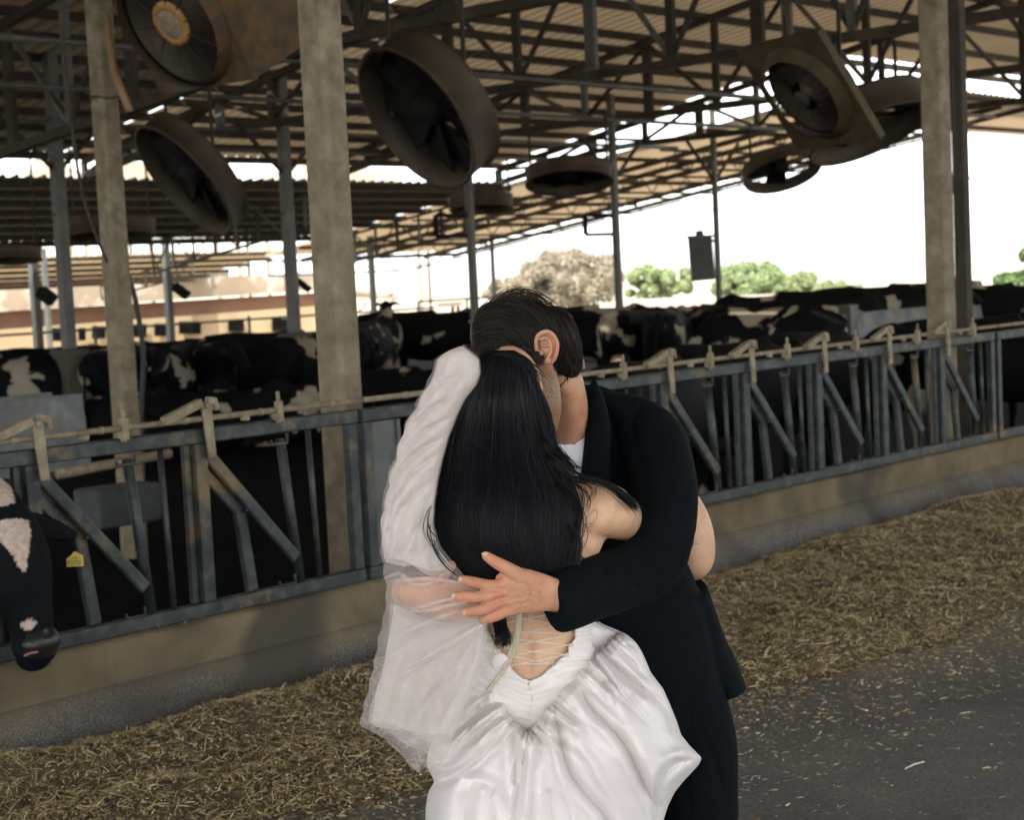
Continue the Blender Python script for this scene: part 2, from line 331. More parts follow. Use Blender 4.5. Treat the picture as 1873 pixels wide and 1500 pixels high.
# ------------------------------------------------------------------ columns
def at_ground(u, v, z):      # fence coordinates of the point at height z seen at (u,v)
    d = fw + rt*((u-936.5)/FPX) - up*((v-750)/FPX); P = CAM + d*((z-CAM.z)/d.z); return P
def column(name, P, w, d, ztop, mat, label, cat, group=None, zb=FLOOR, rough=0):
    P = Vector((P[0], P[1], zb)); g = MB(); n = 40; V = []; Fc = []
    c = .02
    sec = [(-w/2+c,-d/2),(w/2-c,-d/2),(w/2,-d/2+c),(w/2,d/2-c),(w/2-c,d/2),(-w/2+c,d/2),(-w/2,d/2-c),(-w/2,-d/2+c)]
    Mr = Matrix.Rotation(FROT, 3, 'Z')
    for i in range(n+1):
        z = (ztop-zb)*i/n
        for (x, y) in sec:
            q = noise.noise(Vector((x*8+P.x, y*8, z*5)))*.004*rough
            V.append(P + Mr @ Vector((x+q, y+q, z)))
    for i in range(n):
        for k in range(8): Fc.append((i*8+k, i*8+(k+1)%8, (i+1)*8+(k+1)%8, (i+1)*8+k))
    Fc.append(tuple(n*8+k for k in range(8)))
    return tag(mesh_obj(name, V, Fc, mat, None, False), label, cat, group)
column('concrete_post', F(5.07, B0+.19, 0), .135, .17, 4.3, M['concrete_col'], 'thick pale concrete post just left of the couple, standing right behind the feed fence', 'post', 'concrete posts', .0, 1)
column('concrete_post', F(10.62, B0+.19, 0), .135, .17, 4.3, M['concrete_col'], 'thick pale concrete post on the right, beside the dark steel pole', 'post', 'concrete posts', .0, 1)
c3 = column('concrete_post', F(7.63, 11.0, 0), .16, .17, 4.6, M['concrete_col'], 'slimmer brownish concrete post on the left with a broken stick strapped to it', 'post', 'concrete posts', FLOOR, 1)
# ================================================================== ROOFS (corrugated sheets on purlins)
def zA(b): return 5.45 - .168*(b-16.3)
def zB(b): return 4.75 - .138*(b-16.0)
def zC(b): return 2.82 - .13*(b-41.3)
def sheet(name, a0, a1, b0, b1, zf, parent, nb=5, mat='roof'):
    """trapezoid-ribbed roofing, ribs run down the slope"""
    step = .25; n = int((a1-a0)/step); prof = [(0,0),(.12,0),(.14,.05),(.18,.05),(.20,0)]
    aa = []; hh = []
    for i in range(n):
        for (x, h) in prof: aa.append(a0+i*step+x); hh.append(h)
    aa = np.array(aa); hh = np.array(hh); bb = np.linspace(b0, b1, nb)
    A_, B_ = np.meshgrid(aa, bb); H_ = np.tile(hh, (nb, 1)); Z_ = zf(B_) + H_ + .012*np.sin(A_*1.1+B_*2)
    V = np.stack([DX*A_-DY*B_, DY*A_+DX*B_, Z_], -1).reshape(-1, 3)
    i = np.arange(A_.size).reshape(A_.shape)
    Fc = np.stack([i[:-1,:-1].ravel(), i[:-1,1:].ravel(), i[1:,1:].ravel(), i[1:,:-1].ravel()], 1)
    return mesh_obj(name, V, Fc, M[mat], parent)
def purlins(a0, a1, bs, zf, parent, w=.06, h=.12):
    for b in bs:
        g = MB(); g.bar(F(a0,b,zf(b)-h/2-.01), F(a1,b,zf(b)-h/2-.01), w, h); g.build('purlin', M['truss'], parent)
tA = thing('barn_roof', 'high corrugated metal roof nearest the camera, filling the top of the photo', 'roof', F(12, 10, 4))
sheet('sheet_metal', -14, 16.0, 5.0, 24.4, zA, tA, 8); sheet('sheet_metal', 16.0, 26.75, 5.0, 24.4, zA, tA, 8, 'roof_half_lit'); sheet('sheet_metal', 26.75, 44, 5.0, 16.4, zA, tA, 6, 'roof_half_lit')
sheet('sheet_metal', -14, 44, 2.0, 5.05, lambda b: zA(b)+.02, tA, 3); sheet('sheet_metal', -14, 44, -9.0, 2.1, lambda b: zA(2)-.15*(2-b)+.03, tA, 5)
purlins(-14, 26.8, [24.3, 23.5, 22.7, 21.9, 21.1, 20.3, 19.5, 18.7, 17.9, 17.1], zA, tA); purlins(-14, 44, [16.5, 15.4, 14.3, 13.2, 12.1, 11, 9.9, 8.8, 7.7, 6.6], zA, tA)
tB = thing('barn_roof', 'lower corrugated metal roof stepping down behind the high one, open to the sky at right', 'roof', F(20, 24, 3))
sheet('sheet_metal', -6, 26.7, 24.0, 29.7, zB, tB, 5); sheet('sheet_metal', 26.7, 33.4, 15.6, 32.4, zB, tB, 7, 'roof_lit'); sheet('sheet_metal', 33.4, 46, 15.6, 18.2, zB, tB, 3, 'roof_lit')
purlins(-6, 26.7, [24.1, 24.9, 25.7, 26.5, 27.3, 28.1, 28.9, 29.65], zB, tB); 
for b in (15.7, 17.6, 19.0, 21.4, 23.5, 25.9, 28.4, 31.0): 
    g = MB(); g.bar(F(26.7,b,zB(b)-.05), F(33.3 if b > 18 else 46,b,zB(b)-.05), .05, .09); g.build('purlin', M['truss'], tB)
for a in (27.9, 29.0, 30.1, 32.2, 33.3):
    g = MB(); g.bar(F(a,15.7,zB(15.7)-.15), F(a,32.3,zB(32.3)-.15), .07, .10); g.build('rafter', M['truss'], tB)
tC = thing('barn_roof', 'farthest low corrugated roof at the left, above the cream building', 'roof', F(25, 42, 2))
sheet('sheet_metal', 0, 35.2, 41.0, 46.4, zC, tC, 4, 'roof_lit'); purlins(0, 35.2, [41.1, 42.2, 43.3, 44.4, 45.4, 46.3], zC, tC)
# near side of the barn roof over the alley and behind the camera (keeps the alley in shade)
# ------------------------------------------------------------------ roof trusses across the barn
TG = 'steel roof trusses across the barn'
def truss(a, b0, b1, zbot, ztop, step, lab, w=.105, knee=None):
    t = thing('roof_truss', lab, 'truss', F(a, (b0+b1)/2, zbot((b0+b1)/2)), TG)
    n = max(1, int(round((b1-b0)/step))); bs = [b0+(b1-b0)*i/n for i in range(n+1)]
    g = MB()
    for i in range(n): g.bar(F(a,bs[i],zbot(bs[i])), F(a,bs[i+1],zbot(bs[i+1])), w*1.15, w)
    g.build('bottom_chord', M['truss'], t)
    g = MB(); g.bar(F(a,b0,ztop(b0)), F(a,b1,ztop(b1)), w, w); g.build('top_chord', M['truss'], t)
    for i in range(n+1):
        b = bs[i]
        if ztop(b)-zbot(b) > .12:
            g = MB(); wv = w*(1.0 if i % 2 else 1.5)
            g.bar(F(a,b,zbot(b)+w/2), F(a,b,ztop(b)), wv, w*.7, (DX,DY,0)); g.build('vertical_bar', M['truss'] if i % 3 else M['galv_far'], t)
        if i < n and ztop(bs[i+1])-zbot(bs[i+1]) > .1:
            g = MB(); c = (bs[i], bs[i+1]) if i % 2 else (bs[i+1], bs[i])
            g.tube([F(a,c[0],zbot(c[0])+w/2), F(a,c[1],ztop(c[1])-.02)], w*.36, 6); g.build('diagonal_bar', M['galv_far'] if (i % 4 == 1) else M['truss'], t)
    return t
top = lambda b: zA(b)-.17
def chord(a):
    return (lambda b: 4.06 - (.10*(b-12.5) if (b > 12.5) else 0)) if a < 12 else (lambda b: min(4.08+.006*(a-11), zA(b)-.45) )
truss(6.0, 9.0, 24.2, lambda b: 4.06 if b < 14 else 4.06-.1*(b-14), top, 1.3, 'roof truss at the far left behind the strapped post, mostly in shadow')
truss(11.2, 5.8, 24.2, chord(11), top, 1.25, 'nearest big roof truss, crossing above the couple and carrying the large drum fan')
truss(16.3, 6.0, 24.2, chord(16), top, 1.25, 'second roof truss from the camera, above the flat drum fan in the middle')
truss(21.5, 6.0, 24.2, chord(21), top, 1.3, 'third roof truss from the camera, right of the flat drum fan')
truss(26.45, 6.0, 24.2, chord(26), top, 1.3, 'fourth roof truss, at the step where the high roof ends')
topB = lambda b: zB(b)-.13
for a in (21.4, 26.5):
    truss(a, 24.6 if a < 27 else 16, 29.5, lambda b: zB(b)-.75, topB, .75, {21.4:'lattice girder under the lower roof, left of the big post', 26.5:'lattice girder under the lower roof, right of the big post', 31.3:'lattice girder near the open right end of the lower roof'}[a], .05)
truss(31.3, 41.2, 46, lambda b: zC(b)-.6, lambda b: zC(b)-.12, .8, 'small lattice girder under the farthest low roof', .05)
# tapered lattice purlins sticking out past the roof's right end
PG = 'tapered lattice beams at the open roof end'
for i, b in enumerate((18.0, 20.2, 22.45, 24.75, 27.2, 29.8, 32.3)):
    t = thing('lattice_beam', 'tapered lattice beam poking out past the open right end of the lower roof', 'beam', F(30, b, zB(b)), PG)
    z1 = zB(b)-.14; z0 = z1-.36; ae = 33.55
    g = MB(); g.bar(F(26.8,b,z1), F(ae,b,z1), .04, .05); g.build('top_chord', M['truss'], t)
    g = MB(); g.bar(F(26.8,b,z0), F(31.6,b,z0), .04, .05); g.bar(F(31.6,b,z0), F(ae+.1,b,z1-.05), .04, .045); g.build('bottom_chord', M['truss'], t)
    k = 0; a = 26.9
    while a < 32.6:
        a2 = a+.42; zz = lambda x: z0 if x < 31.6 else z0+(x-31.6)/(ae-31.6)*.31
        p, q = (F(a,b,zz(a)), F(a2,b,z1)) if k % 2 == 0 else (F(a,b,z1), F(a2,b,zz(a2)))
        g = MB(); g.tube([p, q], .013, 5); g.build('web_bar', M['truss'], t); a = a2; k += 1
# long tie pipes parallel to the fence
TP = 'horizontal tie pipes between the trusses'
for i_, (b, z, a0, a1) in enumerate(((13.0, 3.95, 3, 26.4), (16.2, 4.0, 3, 26.4), (19.5, 4.0, 6, 26.4), (22.3, 4.0, 3, 31))):
    g = MB(); g.tube([F(a0,b,z), F(a1,b,z)], .032, 8)
    tag(g.build('tie_pipe', M['galv_far'], None, True), ['nearest', 'second nearest', 'third nearest', 'farthest'][i_] + ' of the horizontal grey tie pipes joining the trusses under the high roof', 'pipe', TP)
# ------------------------------------------------------------------ steel poles
SPG = 'steel poles on concrete footings'
def steel_pole(a, b, w, ztop, lab, foot=None, knee=None, mat='galv_far', group=SPG):
    t = thing('steel_pole', lab, 'pole', F(a, b, FLOOR), group)
    g = MB(); g.bar(F(a,b,FLOOR+(foot or 0)), F(a,b,ztop), w, w, (DX,DY,0)); g.build('shaft', M[mat], t, bevel=.01)
    if foot: g = MB(); g.bar(F(a,b,FLOOR), F(a,b,FLOOR+foot), .40, .38, (DX,DY,0)); g.build('footing', M['block'], t, bevel=.03)
    if knee:
        for s in (-1, 1):
            g = MB(); g.bar(F(a,b,knee), F(a+s*.85,b,knee+.75), .05, .05); g.build('knee_brace', M['truss'], t)
        g = MB(); g.bar(F(a-.22,b,knee-.55), F(a+.22,b,knee-.55), .05, .02); g.build('cross_plate', M['truss'], t)
    return t
names = ['leftmost grey steel pole on a dark block footing, behind the strapped post', 'grey steel pole on a dark footing just left of the big concrete post',
         "steel pole rising behind the groom's head beside the drum fan", 'steel pole with an open rectangular frame right of the couple']
for a, lab in zip((12.58, 16.45, 20.35, 24.17), names):
    steel_pole(a, 19.3, .115 if a > 17 else .15, zA(19.3)-.05, lab, 1.36 if a < 17 else None, 3.34)
steel_pole(27.3, 19.3, .095, 4.9, 'thin steel pole carrying the dark hanging box on the right', None, 3.36)
steel_pole(12.2, 6.3, .10, 4.6, 'dark rusty steel pole just right of the right concrete post', mat='truss')
steel_pole(28.1, 30, .12, 3.4, 'thin far steel pole just right of the big concrete post')
steel_pole(32.4, 30, .09, 3.4, "thin far steel pole above the groom's hair")
steel_pole(22.1, 30, .14, 3.4, 'thin far steel pole in front of the cream building')
steel_pole(18.85, 30, .16, 3.4, 'far steel pole at the extreme left with a tilted lamp')
steel_pole(24.2, 38, .12, 3.0, 'thin far pole beside the leftmost grey pole')
# ------------------------------------------------------------------ ventilation fans
def fan(lab, cpx, Y, axis, rad, depth, kind, group='barn ventilation fans', hsx=.10):
    C_ = unproj(cpx[0], cpx[1], Y); t = thing('barn_fan', lab, 'fan', C_, group)
    ax = Vector(axis).normalized(); hx = ax.cross(Vector((0,0,1))).normalized(); hy = ax.cross(hx); q = Matrix((hx, hy, ax)).transposed()      # local +z = opening that faces us
    g = MB(); k = 48
    g.lathe([(rad,-depth/2),(rad,depth/2),(rad+.03,depth/2),(rad+.035,depth/2-.02),(rad+.012,depth/2-.03),(rad+.012,-depth/2+.03),(rad+.03,-depth/2)], C_, q, k, True)
    g.build('drum', M['fan_ring'] if kind != 'box' else M['dark_metal'], t, True)
    if kind == 'box':
        hs = rad+hsx; g = MB(); V = []; Fc = []          # square plate with flared round mouth, plus side walls
        for i in range(k):
            a_ = 2*math.pi*i/k; c_, s_ = math.cos(a_), math.sin(a_); m_ = hs/max(abs(c_), abs(s_))
            for (x, y, z) in ((c_*rad, s_*rad, depth/2+.09), (c_*(rad+min(.10,hsx*.8)), s_*(rad+min(.10,hsx*.8)), depth/2), (c_*m_, s_*m_, depth/2), (c_*m_, s_*m_, -depth*.9 if hsx < .1 else depth*.12)):
                V.append(C_ + q @ Vector((x, y, z)))
        for i in range(k):
            j = (i+1) % k
            for r_ in range(3): Fc.append((i*4+r_, j*4+r_, j*4+r_+1, i*4+r_+1))
        g.add(V, Fc); g.build('housing', M['rust'] if hsx < .1 else M['ochre'], t)
    hub = MB(); hub.lathe([(.0,.06),(.12,.05),(.14,0),(.13,-.16),(0,-.18)], C_, q, 20); hub.build('motor', M['dark_metal'] if kind != 'box' else M['galv_dirty'], t, True)
    nb_ = 4 if kind == 'open' else 9
    for i in range(nb_):
        a_ = 2*math.pi*i/nb_+.3; g = MB(); V = []
        for r_, tw, w_ in ((.12,.5,.10),(rad*.55,.36,.15),(rad*.95,.22,.17)):
            for s_ in (-1, 1):
                x = r_*math.cos(a_) - s_*w_*math.sin(a_); y = r_*math.sin(a_) + s_*w_*math.cos(a_)
                V.append(C_ + q @ Vector((x, y, -.05 + s_*w_*tw)))
        V2 = [p + q @ Vector((0,0,-.012)) for p in V]
        g.add(V+V2, [(0,1,3,2),(2,3,5,4),(6,8,9,7),(8,10,11,9),(0,2,8,6),(2,4,10,8),(4,5,11,10),(5,3,9,11),(3,1,7,9),(1,0,6,7)]); g.build('blade', M['dark_metal'], t)
    g = MB()
    for i in range(4 if kind == 'open' else 8):
        a_ = 2*math.pi*i/(4 if kind == 'open' else 8)+.2; z_ = -depth*.42
        g.bar(C_+q@Vector((.05*math.cos(a_),.05*math.sin(a_),z_)), C_+q@Vector((rad*math.cos(a_),rad*math.sin(a_),z_)), .03, .02)
    g.build('spoke_frame', M['dark_metal'], t)
    if kind != 'open':
        g = MB(); nr = 22 if kind == 'drum' else 16
        for i in range(nr):
            r_ = .16+(rad-.17)*i/(nr-1)
            pts = [C_+q@Vector((r_*math.cos(2*math.pi*j/40), r_*math.sin(2*math.pi*j/40), (depth/2 if kind == 'box' else -depth/2)+.04*(1-(r_/rad)**2))) for j in range(41)]
            g.tube(pts, .006 if kind == 'box' else .008, 4, False)
        for i in range(10):
            a_ = 2*math.pi*i/10; z_ = depth/2 if kind == 'box' else -depth/2
            g.tube([C_+q@Vector((.14*math.cos(a_),.14*math.sin(a_),z_+.05)), C_+q@Vector((rad*math.cos(a_),rad*math.sin(a_),z_))], .007, 4)
        g.build('wire_guard', M['truss'] if kind == 'box' else M['dark_metal'], t)
        if kind == 'box' and hsx > .1:
            g = MB(); g.lathe([(.0,.10),(.08,.095),(.09,.08)], C_+q@Vector((0,0,depth/2)), q, 24); g.build('badge_disc', M['dull_grey'], t, True)
        elif kind == 'box':
            g = MB(); g.lathe([(.0,.07),(.09,.065),(.10,.06)], C_+q@Vector((0,0,depth/2)), q, 24); g.build('badge_disc', M['galv_dirty'], t, True)
            g = MB(); g.lathe([(.10,.06),(.155,.05),(.16,.03),(.10,.03)], C_+q@Vector((0,0,depth/2)), q, 28, True); g.build('badge_ring', noise_mat('ochre ring',[(.3,(.28,.14,.04)),(.7,(.42,.24,.08))],12,.7,.1), t, True)
    g = MB()      # hanger reaching up to the truss chord
    for s_ in (-1, 1):
        g = MB(); p = C_+q@Vector((rad*.9*s_, 0, 0)); g.bar(p, Vector((p.x, p.y, max(p.z+.25, 4.05))), .035, .02); g.build('hanger', M['truss'], t)
    return t
fan('large rusty drum fan tilted under the nearest truss, right of the big concrete post', (783,200), 13.4, (-.70,-.48,-.53), .60, .30, 'drum')
fan('drum fan hanging nearly flat beside the steel pole, above the groom', (1041,322), 25.7, (.0,-.24,-.97), .64, .24, 'drum')
fan('open drum fan hanging against the sky, farthest right', (1429,309), 28.8, (.15,-.40,-.9), .64, .22, 'open')
fan('small pale drum fan far behind the steel pole', (880,371), 34, (.0,-.12,-.99), .62, .28, 'drum')
fan('dark tilted drum fan between the strapped post and the big post', (350,318), 18, (-.66,-.42,-.58), .68, .26, 'drum')
fan('flat drum fan low behind the strapped post', (205,418), 27, (.0,-.10,-.99), .66, .26, 'drum')
fan('flat drum fan cut by the left edge of the photo', (15,466), 27, (.0,-.10,-.99), .50, .2, 'drum')
fan('square boxed fan with a brown flared mouth, near the right concrete post', (1488,160), 16, (-.70,-.40,-.60), .42, .20, 'box', hsx=.17)
fan('rusty square boxed fan with wire guard at the top left', (368,8), 11.5, (-.56,-.66,-.48), .43, .52, 'box', hsx=.05)
fan('open drum fan hanging behind the boxed fan at the right post', (1582,222), 18.2, (.28,-.30,-.90), .66, .32, 'open')
# ================================================================== PEN FITTINGS AND BACKGROUND
def pipe(name, pts, r, mat, lab, cat, group=None, n=8, parent=None):
    g = MB(); g.tube(pts, r, n); o = g.build(name, mat, parent, True); return tag(o, lab, cat, group)
for i, (b, zs, a0, a1, lab) in enumerate(((30.3, (1.02, .62, .2), 4, 30.5, 'pipe railing behind the cows, in front of the cream building'), (26.6, (.72, .22), 6, 22.5, 'dark low pipe railing between the standing cows at the left'))):
    t = thing('pipe_railing', lab, 'railing', F((a0+a1)/2, b, FLOOR))
    for z in zs: g = MB(); g.tube([F(a0,b,z), F(a1,b,z)], .026, 8); g.build('rail', M['truss'], t, True)
    a = a0
    while a < a1: g = MB(); g.tube([F(a,b,FLOOR), F(a,b,zs[0]+.08)], .035, 8); g.build('railing_post', M['truss'], t, True); a += 4.1
t = thing('pipe_railing', 'short dark pipe railing behind the groom, in front of the tan tree', 'railing', F(33, 31, FLOOR))
for z in (1.18,): g = MB(); g.tube([F(30.6,31,z), F(36.2,31,z)], .028, 8); g.build('rail', M['truss'], t, True)
for a in (30.6, 32.4, 34.2, 36.2): g = MB(); g.tube([F(a,31,FLOOR), F(a,31,1.18)], .032, 8); g.build('railing_post', M['truss'], t, True)
# concrete troughs on one line through the pen
def trough(pts_b, a0, a1, ztop, h, lab, posts=()):
    t = thing('concrete_trough', lab, 'trough', F((a0+a1)/2, pts_b, FLOOR), 'pale troughs through the pen')
    g = MB(); b = pts_b
    sec = [(b-.10, ztop-h), (b-.02, ztop), (b+.07, ztop), (b+.07, ztop-.12), (b+.5, ztop-.12), (b+.5, ztop), (b+.6, ztop), (b+.6, ztop-h)]
    n = 24; V = []; Fc = []
    for i in range(n+1):
        a = a0+(a1-a0)*i/n
        for (y, z) in sec: V.append(F(a, y, z+noise.noise(Vector((a, y, z)))*.012))
    for i in range(n):
        for j in range(7): Fc.append((i*8+j, (i+1)*8+j, (i+1)*8+j+1, i*8+j+1))
        Fc.append((i*8+7, (i+1)*8+7, (i+1)*8, i*8))
    Fc.append(tuple(range(7,-1,-1))); Fc.append(tuple(n*8+j for j in range(8)))
    g.add(V, Fc); g.build('basin', M['white_conc'], t)
    for a in posts:
        g = MB(); g.bar(F(a,b+.1,FLOOR), F(a,b+.1,ztop-h+.02), .3, .3, (DX,DY,0)); g.build('support', M['block'], t)
    return t
trough(14.2, 2.0, 9.35, .77, .72, 'pale concrete trough end behind the fence at the left, beside the cow', (4, 6.5, 8.8))
trough(14.5, 24.3, 46, .84, .62, 'long pale concrete trough wall in front of the cow backs at the right', (25, 30, 35, 40))
t = MB(); t.bar(F(24.25,14.6,FLOOR), F(24.25,14.6,.98), .26, .26, (DX,DY,0)); tag(t.build('trough_end_block', M['galv_far'], bevel=.02), 'grey square block at the near end of the long right trough', 'block')
t = thing('water_bowl', 'small white block with a pipe above it, behind the near left headlock', 'trough', F(6.6, 11.3, FLOOR))
g = MB(); g.box(F(6.55,9.6,.30)+Vector((0,0,0)), (.5,.3,.26), FROT); g.build('bowl_body', M['dull_grey'], t, bevel=.02)
g = MB(); g.tube([F(6.1,9.6,.56), F(7.0,9.6,.60)], .035, 8); g.build('supply_pipe', M['galv_dirty'], t, True)
# hanging box, open frames, tilted lamps, cables, broken stick
def P3(u, v, Y): return unproj(u, v, Y)
Yb = 28.6
t = thing('control_box', 'dark rectangular box hanging on the thin pole against the white sky', 'box', P3(1283, 512, Yb))
g = MB(); c = P3(1283,472,Yb); g.box(c, (.39,.26,.75), 0, Matrix.Rotation(R(-2.5),3,'Y')); g.build('box_body', noise_mat('grey green box',[(.3,(.04,.045,.042)),(.7,(.065,.07,.065))],3,.6,0), t, bevel=.03)
g = MB(); g.box(P3(1281,432,Yb), (.45,.32,.04)); g.build('lid', M['galv_far'], t)
g = MB(); g.tube([P3(1280,430,Yb), P3(1279,421,Yb)], .07, 10); g.build('cap', M['galv_far'], t, True)
g = MB(); g.bar(P3(1300,440,Yb), P3(1307,440,Yb), .05, .05); g.build('bracket', M['galv_far'], t)
for i, (u0, v0, u1, v1, Y, lab) in enumerate(((1070,393,1120,429,26.3,'open black rectangular wire frame on the pole right of the couple'), (797,393,856,432,23.9,'open dark rectangular frame on the pole left of the groom'))):
    g = MB(); c = [P3(u1,v0+2,Y), P3(u0,v0,Y), P3(u0+1,v1,Y), P3(u1,v1-1,Y)]
    for j in range(3): g.bar(c[j], c[j+1], .055, .055)
    tag(g.build('wire_rectangle', M['dark_metal']), lab, 'bracket', 'open brackets on the poles')
for (u, v, Y, s, lab) in ((330,532,30,1,'dark lamp tilted down on the far pole before the cream building'), (553,521,33,.8,'small dark tilted lamp between the grey pole and big concrete post'), (84,541,28,1.25,'dark tilted lamp at the far left over the cream building')):
    t = thing('tilted_lamp', lab, 'lamp', P3(u, v, Y), 'tilted lamps on the poles')
    g = MB(); g.bar(P3(u-12,v-10,Y), P3(u+14,v+10,Y), .24*s, .16*s, (0,0,1)); g.build('lamp_housing', M['dark_metal'], t, bevel=.02)
    g = MB(); g.bar(P3(u-16,v-14,Y), P3(u-5,v-5,Y), .05, .05); g.build('lamp_arm', M['dark_metal'], t)
def cable(pts, r, lab, mat='black_rubber', name='cable', n=18):
    P_ = [Vector(p) for p in pts]; out = []
    for i in range(len(P_)-1):
        p0 = P_[max(i-1,0)]; p1 = P_[i]; p2 = P_[i+1]; p3 = P_[min(i+2,len(P_)-1)]
        for k in range(n):
            t_ = k/n; out.append(.5*((2*p1)+(p2-p0)*t_+(2*p0-5*p1+4*p2-p3)*t_*t_+(3*p1-p0-3*p2+p3)*t_**3))
    out.append(P_[-1]); return pipe(name, out, r, M[mat], lab, 'cable', 'loose cables and cords', 6)
cable([P3(1765,310,13.2), P3(1785,340,13.6), P3(1820,365,14), P3(1873,376,14.5), P3(1930,360,15)], .006, 'thin cable sagging to the right from the dark pole')
cable([P3(1742,120,12.9), P3(1744,300,12.9), P3(1737,420,12.9), P3(1742,560,12.9)], .008, 'thin cord hanging down beside the right concrete post')
cable([P3(112,0,11), P3(118,120,11), P3(150,350,11.2), P3(196,480,11.3)], .011, 'brown cord drooping beside the strapped post', 'truss')
cable([P3(240,520,14.0), P3(250,560,14), P3(262,650,14), P3(258,760,14), P3(262,900,14)], .022, 'dark hose hanging down beside the strapped post')
cable([P3(640,448,46), P3(700,470,46), P3(770,484,46), P3(826,459,46)], .010, 'faint cable sagging under the far lattice beam')
cable([P3(830,130,15), P3(880,92,15.5), P3(960,112,16.2), P3(1060,118,17), P3(1190,128,18)], .010, 'black cable draped across the trusses above the couple')
g = MB(); g.tube([P3(196,28,11.5), P3(200,70,11.5), P3(208,130,11.5), P3(237,203,11.4)], [.02,.024,.03,.026], 8); tag(g.build('broken_stick', M['wood'], None, True), 'pale broken stick strapped to the left concrete post', 'stick')
g = MB(); c = F(7.63, 11.0, 0)
for z in (3.15, 2.0, 1.32): g.add(*(lambda: ([c+Vector((x*.12, y*.12, z+dz)) for dz in (-.008,.008) for (x,y) in ((-1,-1),(1,-1),(1,1),(-1,1))], [(0,1,5,4),(1,2,6,5),(2,3,7,6),(3,0,4,7)]))())
g = MB(); g.tube([F(7.63,11,3.2)+Vector((.12*math.cos(x*.3), .12*math.sin(x*.3), .01*math.sin(x))) for x in range(22)], .008, 5); tag(g.build('wire_tie', M['truss']), 'wire tied around the left concrete post near its top', 'wire')
# ------------------------------------------------------------------ low cream building behind the cows
def band(u0, u1, f_top, f_bot, Y0, Y1, thick, name, mat, parent, n=14):
    V = []; Fc = []
    for i in range(n+1):
        u = u0+(u1-u0)*i/n; Y = Y0+(Y1-Y0)*i/n
        for (v, dy) in ((f_top(u),0),(f_bot(u),0),(f_bot(u),thick),(f_top(u),thick)):
            p = unproj(u, v, Y); V.append(p+Vector((0,dy,0)))
    for i in range(n):
        for j in range(4): Fc.append((i*4+j, i*4+(j+1)%4, (i+1)*4+(j+1)%4, (i+1)*4+j))
    Fc.append((3,2,1,0)); Fc.append(tuple(n*4+j for j in range(4)))
    return mesh_obj(name, V, Fc, mat, parent)
M['cream'] = noise_mat('sunlit cream plaster', [(.3,(.27,.20,.115)),(.7,(.35,.27,.165))], .6, .9, 0, second=(.8,.5,.7,(.30,.22,.13)))
M['pink'] = noise_mat('pinkish plaster', [(.3,(.13,.068,.04)),(.6,(.21,.115,.07)),(.8,(.10,.075,.06))], .5, .9, 0)
M['tile'] = noise_mat('pale roof sheet', [(.3,(.19,.145,.10)),(.6,(.27,.215,.155)),(.8,(.12,.10,.08))], .5, .8, 0, second=(.9,.5,.62,(.42,.38,.32)))
M['window_dark'] = noise_mat('dark window opening', [(.3,(.004,.004,.004)),(.7,(.008,.008,.008))], 3, 1, 0, spec=0)
Yl, Yr = 56.0, 62.0
t = thing('farm_building', 'long low cream farm building with small dark windows behind the cows at the left', 'building', unproj(290, 640, 59)+Vector((0,0,0)))
lin = lambda u, a, b: a+(b-a)*u/575.0
band(-40, 600, lambda u: lin(u,603,560), lambda u: lin(u,672,632), Yl, Yr, 3, 'lower_wall', M['cream'], t)
band(-40, 600, lambda u: lin(u,570,536), lambda u: lin(u,603,560), Yl+.5, Yr+.5, 3, 'upper_wall', M['pink'], t)
band(-40, 385, lambda u: lin(u,500,492), lambda u: lin(u,570,530), Yl-.1, Yr-2.3, 4, 'roof', M['tile'], t)
band(385, 600, lambda u: 505-(u-385)*.02, lambda u: lin(u,572,534)-3, Yr-2.0, Yr+.1, 4, 'roof', M['tile'], t)
band(285, 372, lambda u: 500-(u-285)*.05, lambda u: 506-(u-285)*.05, Yl-.6, Yr-2.8, 4, 'roof_edge', M['cream'], t)
for (u0, v0, u1, v1) in ((91,600,113,624), (143,600,153,623), (168,597,190,620), (244,593,265,617), (282,592,302,615), (327,588,365,611), (417,586,444,607), (497,583,530,606), (1,650,2,652)):
    if u1-u0 < 5: continue
    w = band(u0, u1, lambda u: v0, lambda u: v1, Yl+(Yr-Yl)*u0/600-.25, Yl+(Yr-Yl)*u1/600-.25, .3, 'window', M['window_dark'], t, 1)
# taller pale roof seen through the gap between the roofs
t = thing('hip_roof_canopy', 'pale hip roofs on posts glimpsed through the gap between the barn roofs', 'canopy', unproj(150, 560, 75))
V = []; 
for (ub, ut0, ut1, ue, vb, vt) in ((28,70,70,190,345,284), (150,196,222,390,345,286), (430,560,640,760,345,292)):
    g = MB(); Y = 75
    a_, b_, c_, d_ = unproj(ub,vb,Y), unproj(ut0,vt,Y+4), unproj(ut1,vt,Y+4), unproj(ue,vb,Y)
    e_, f_ = a_+Vector((0,9,0)), d_+Vector((0,9,0))
    g.add([a_,b_,c_,d_,e_,f_], [(0,3,2,1),(0,1,4),(1,2,5,4),(3,5,2),(0,4,5,3)]); g.build('roof', M['tile'], t)
    for p_ in (a_, d_, e_, f_): g = MB(); g.bar(Vector((p_.x,p_.y,FLOOR)), p_, .16, .16, (1,0,0)); g.build('post', M['galv_dirty'], t)
t = thing('open_shed', 'small open shed roof with slanting props just right of the big concrete post', 'shed', unproj(690, 590, 50))
for (v0, v1, u1) in ((541,545,690), (533,538,682)):
    g = MB(); p, q = unproj(640,v0,50), unproj(u1+35,v1+1,50); g.bar(p, q, 2.2, .09); g.build('roof', M['tile'], t)
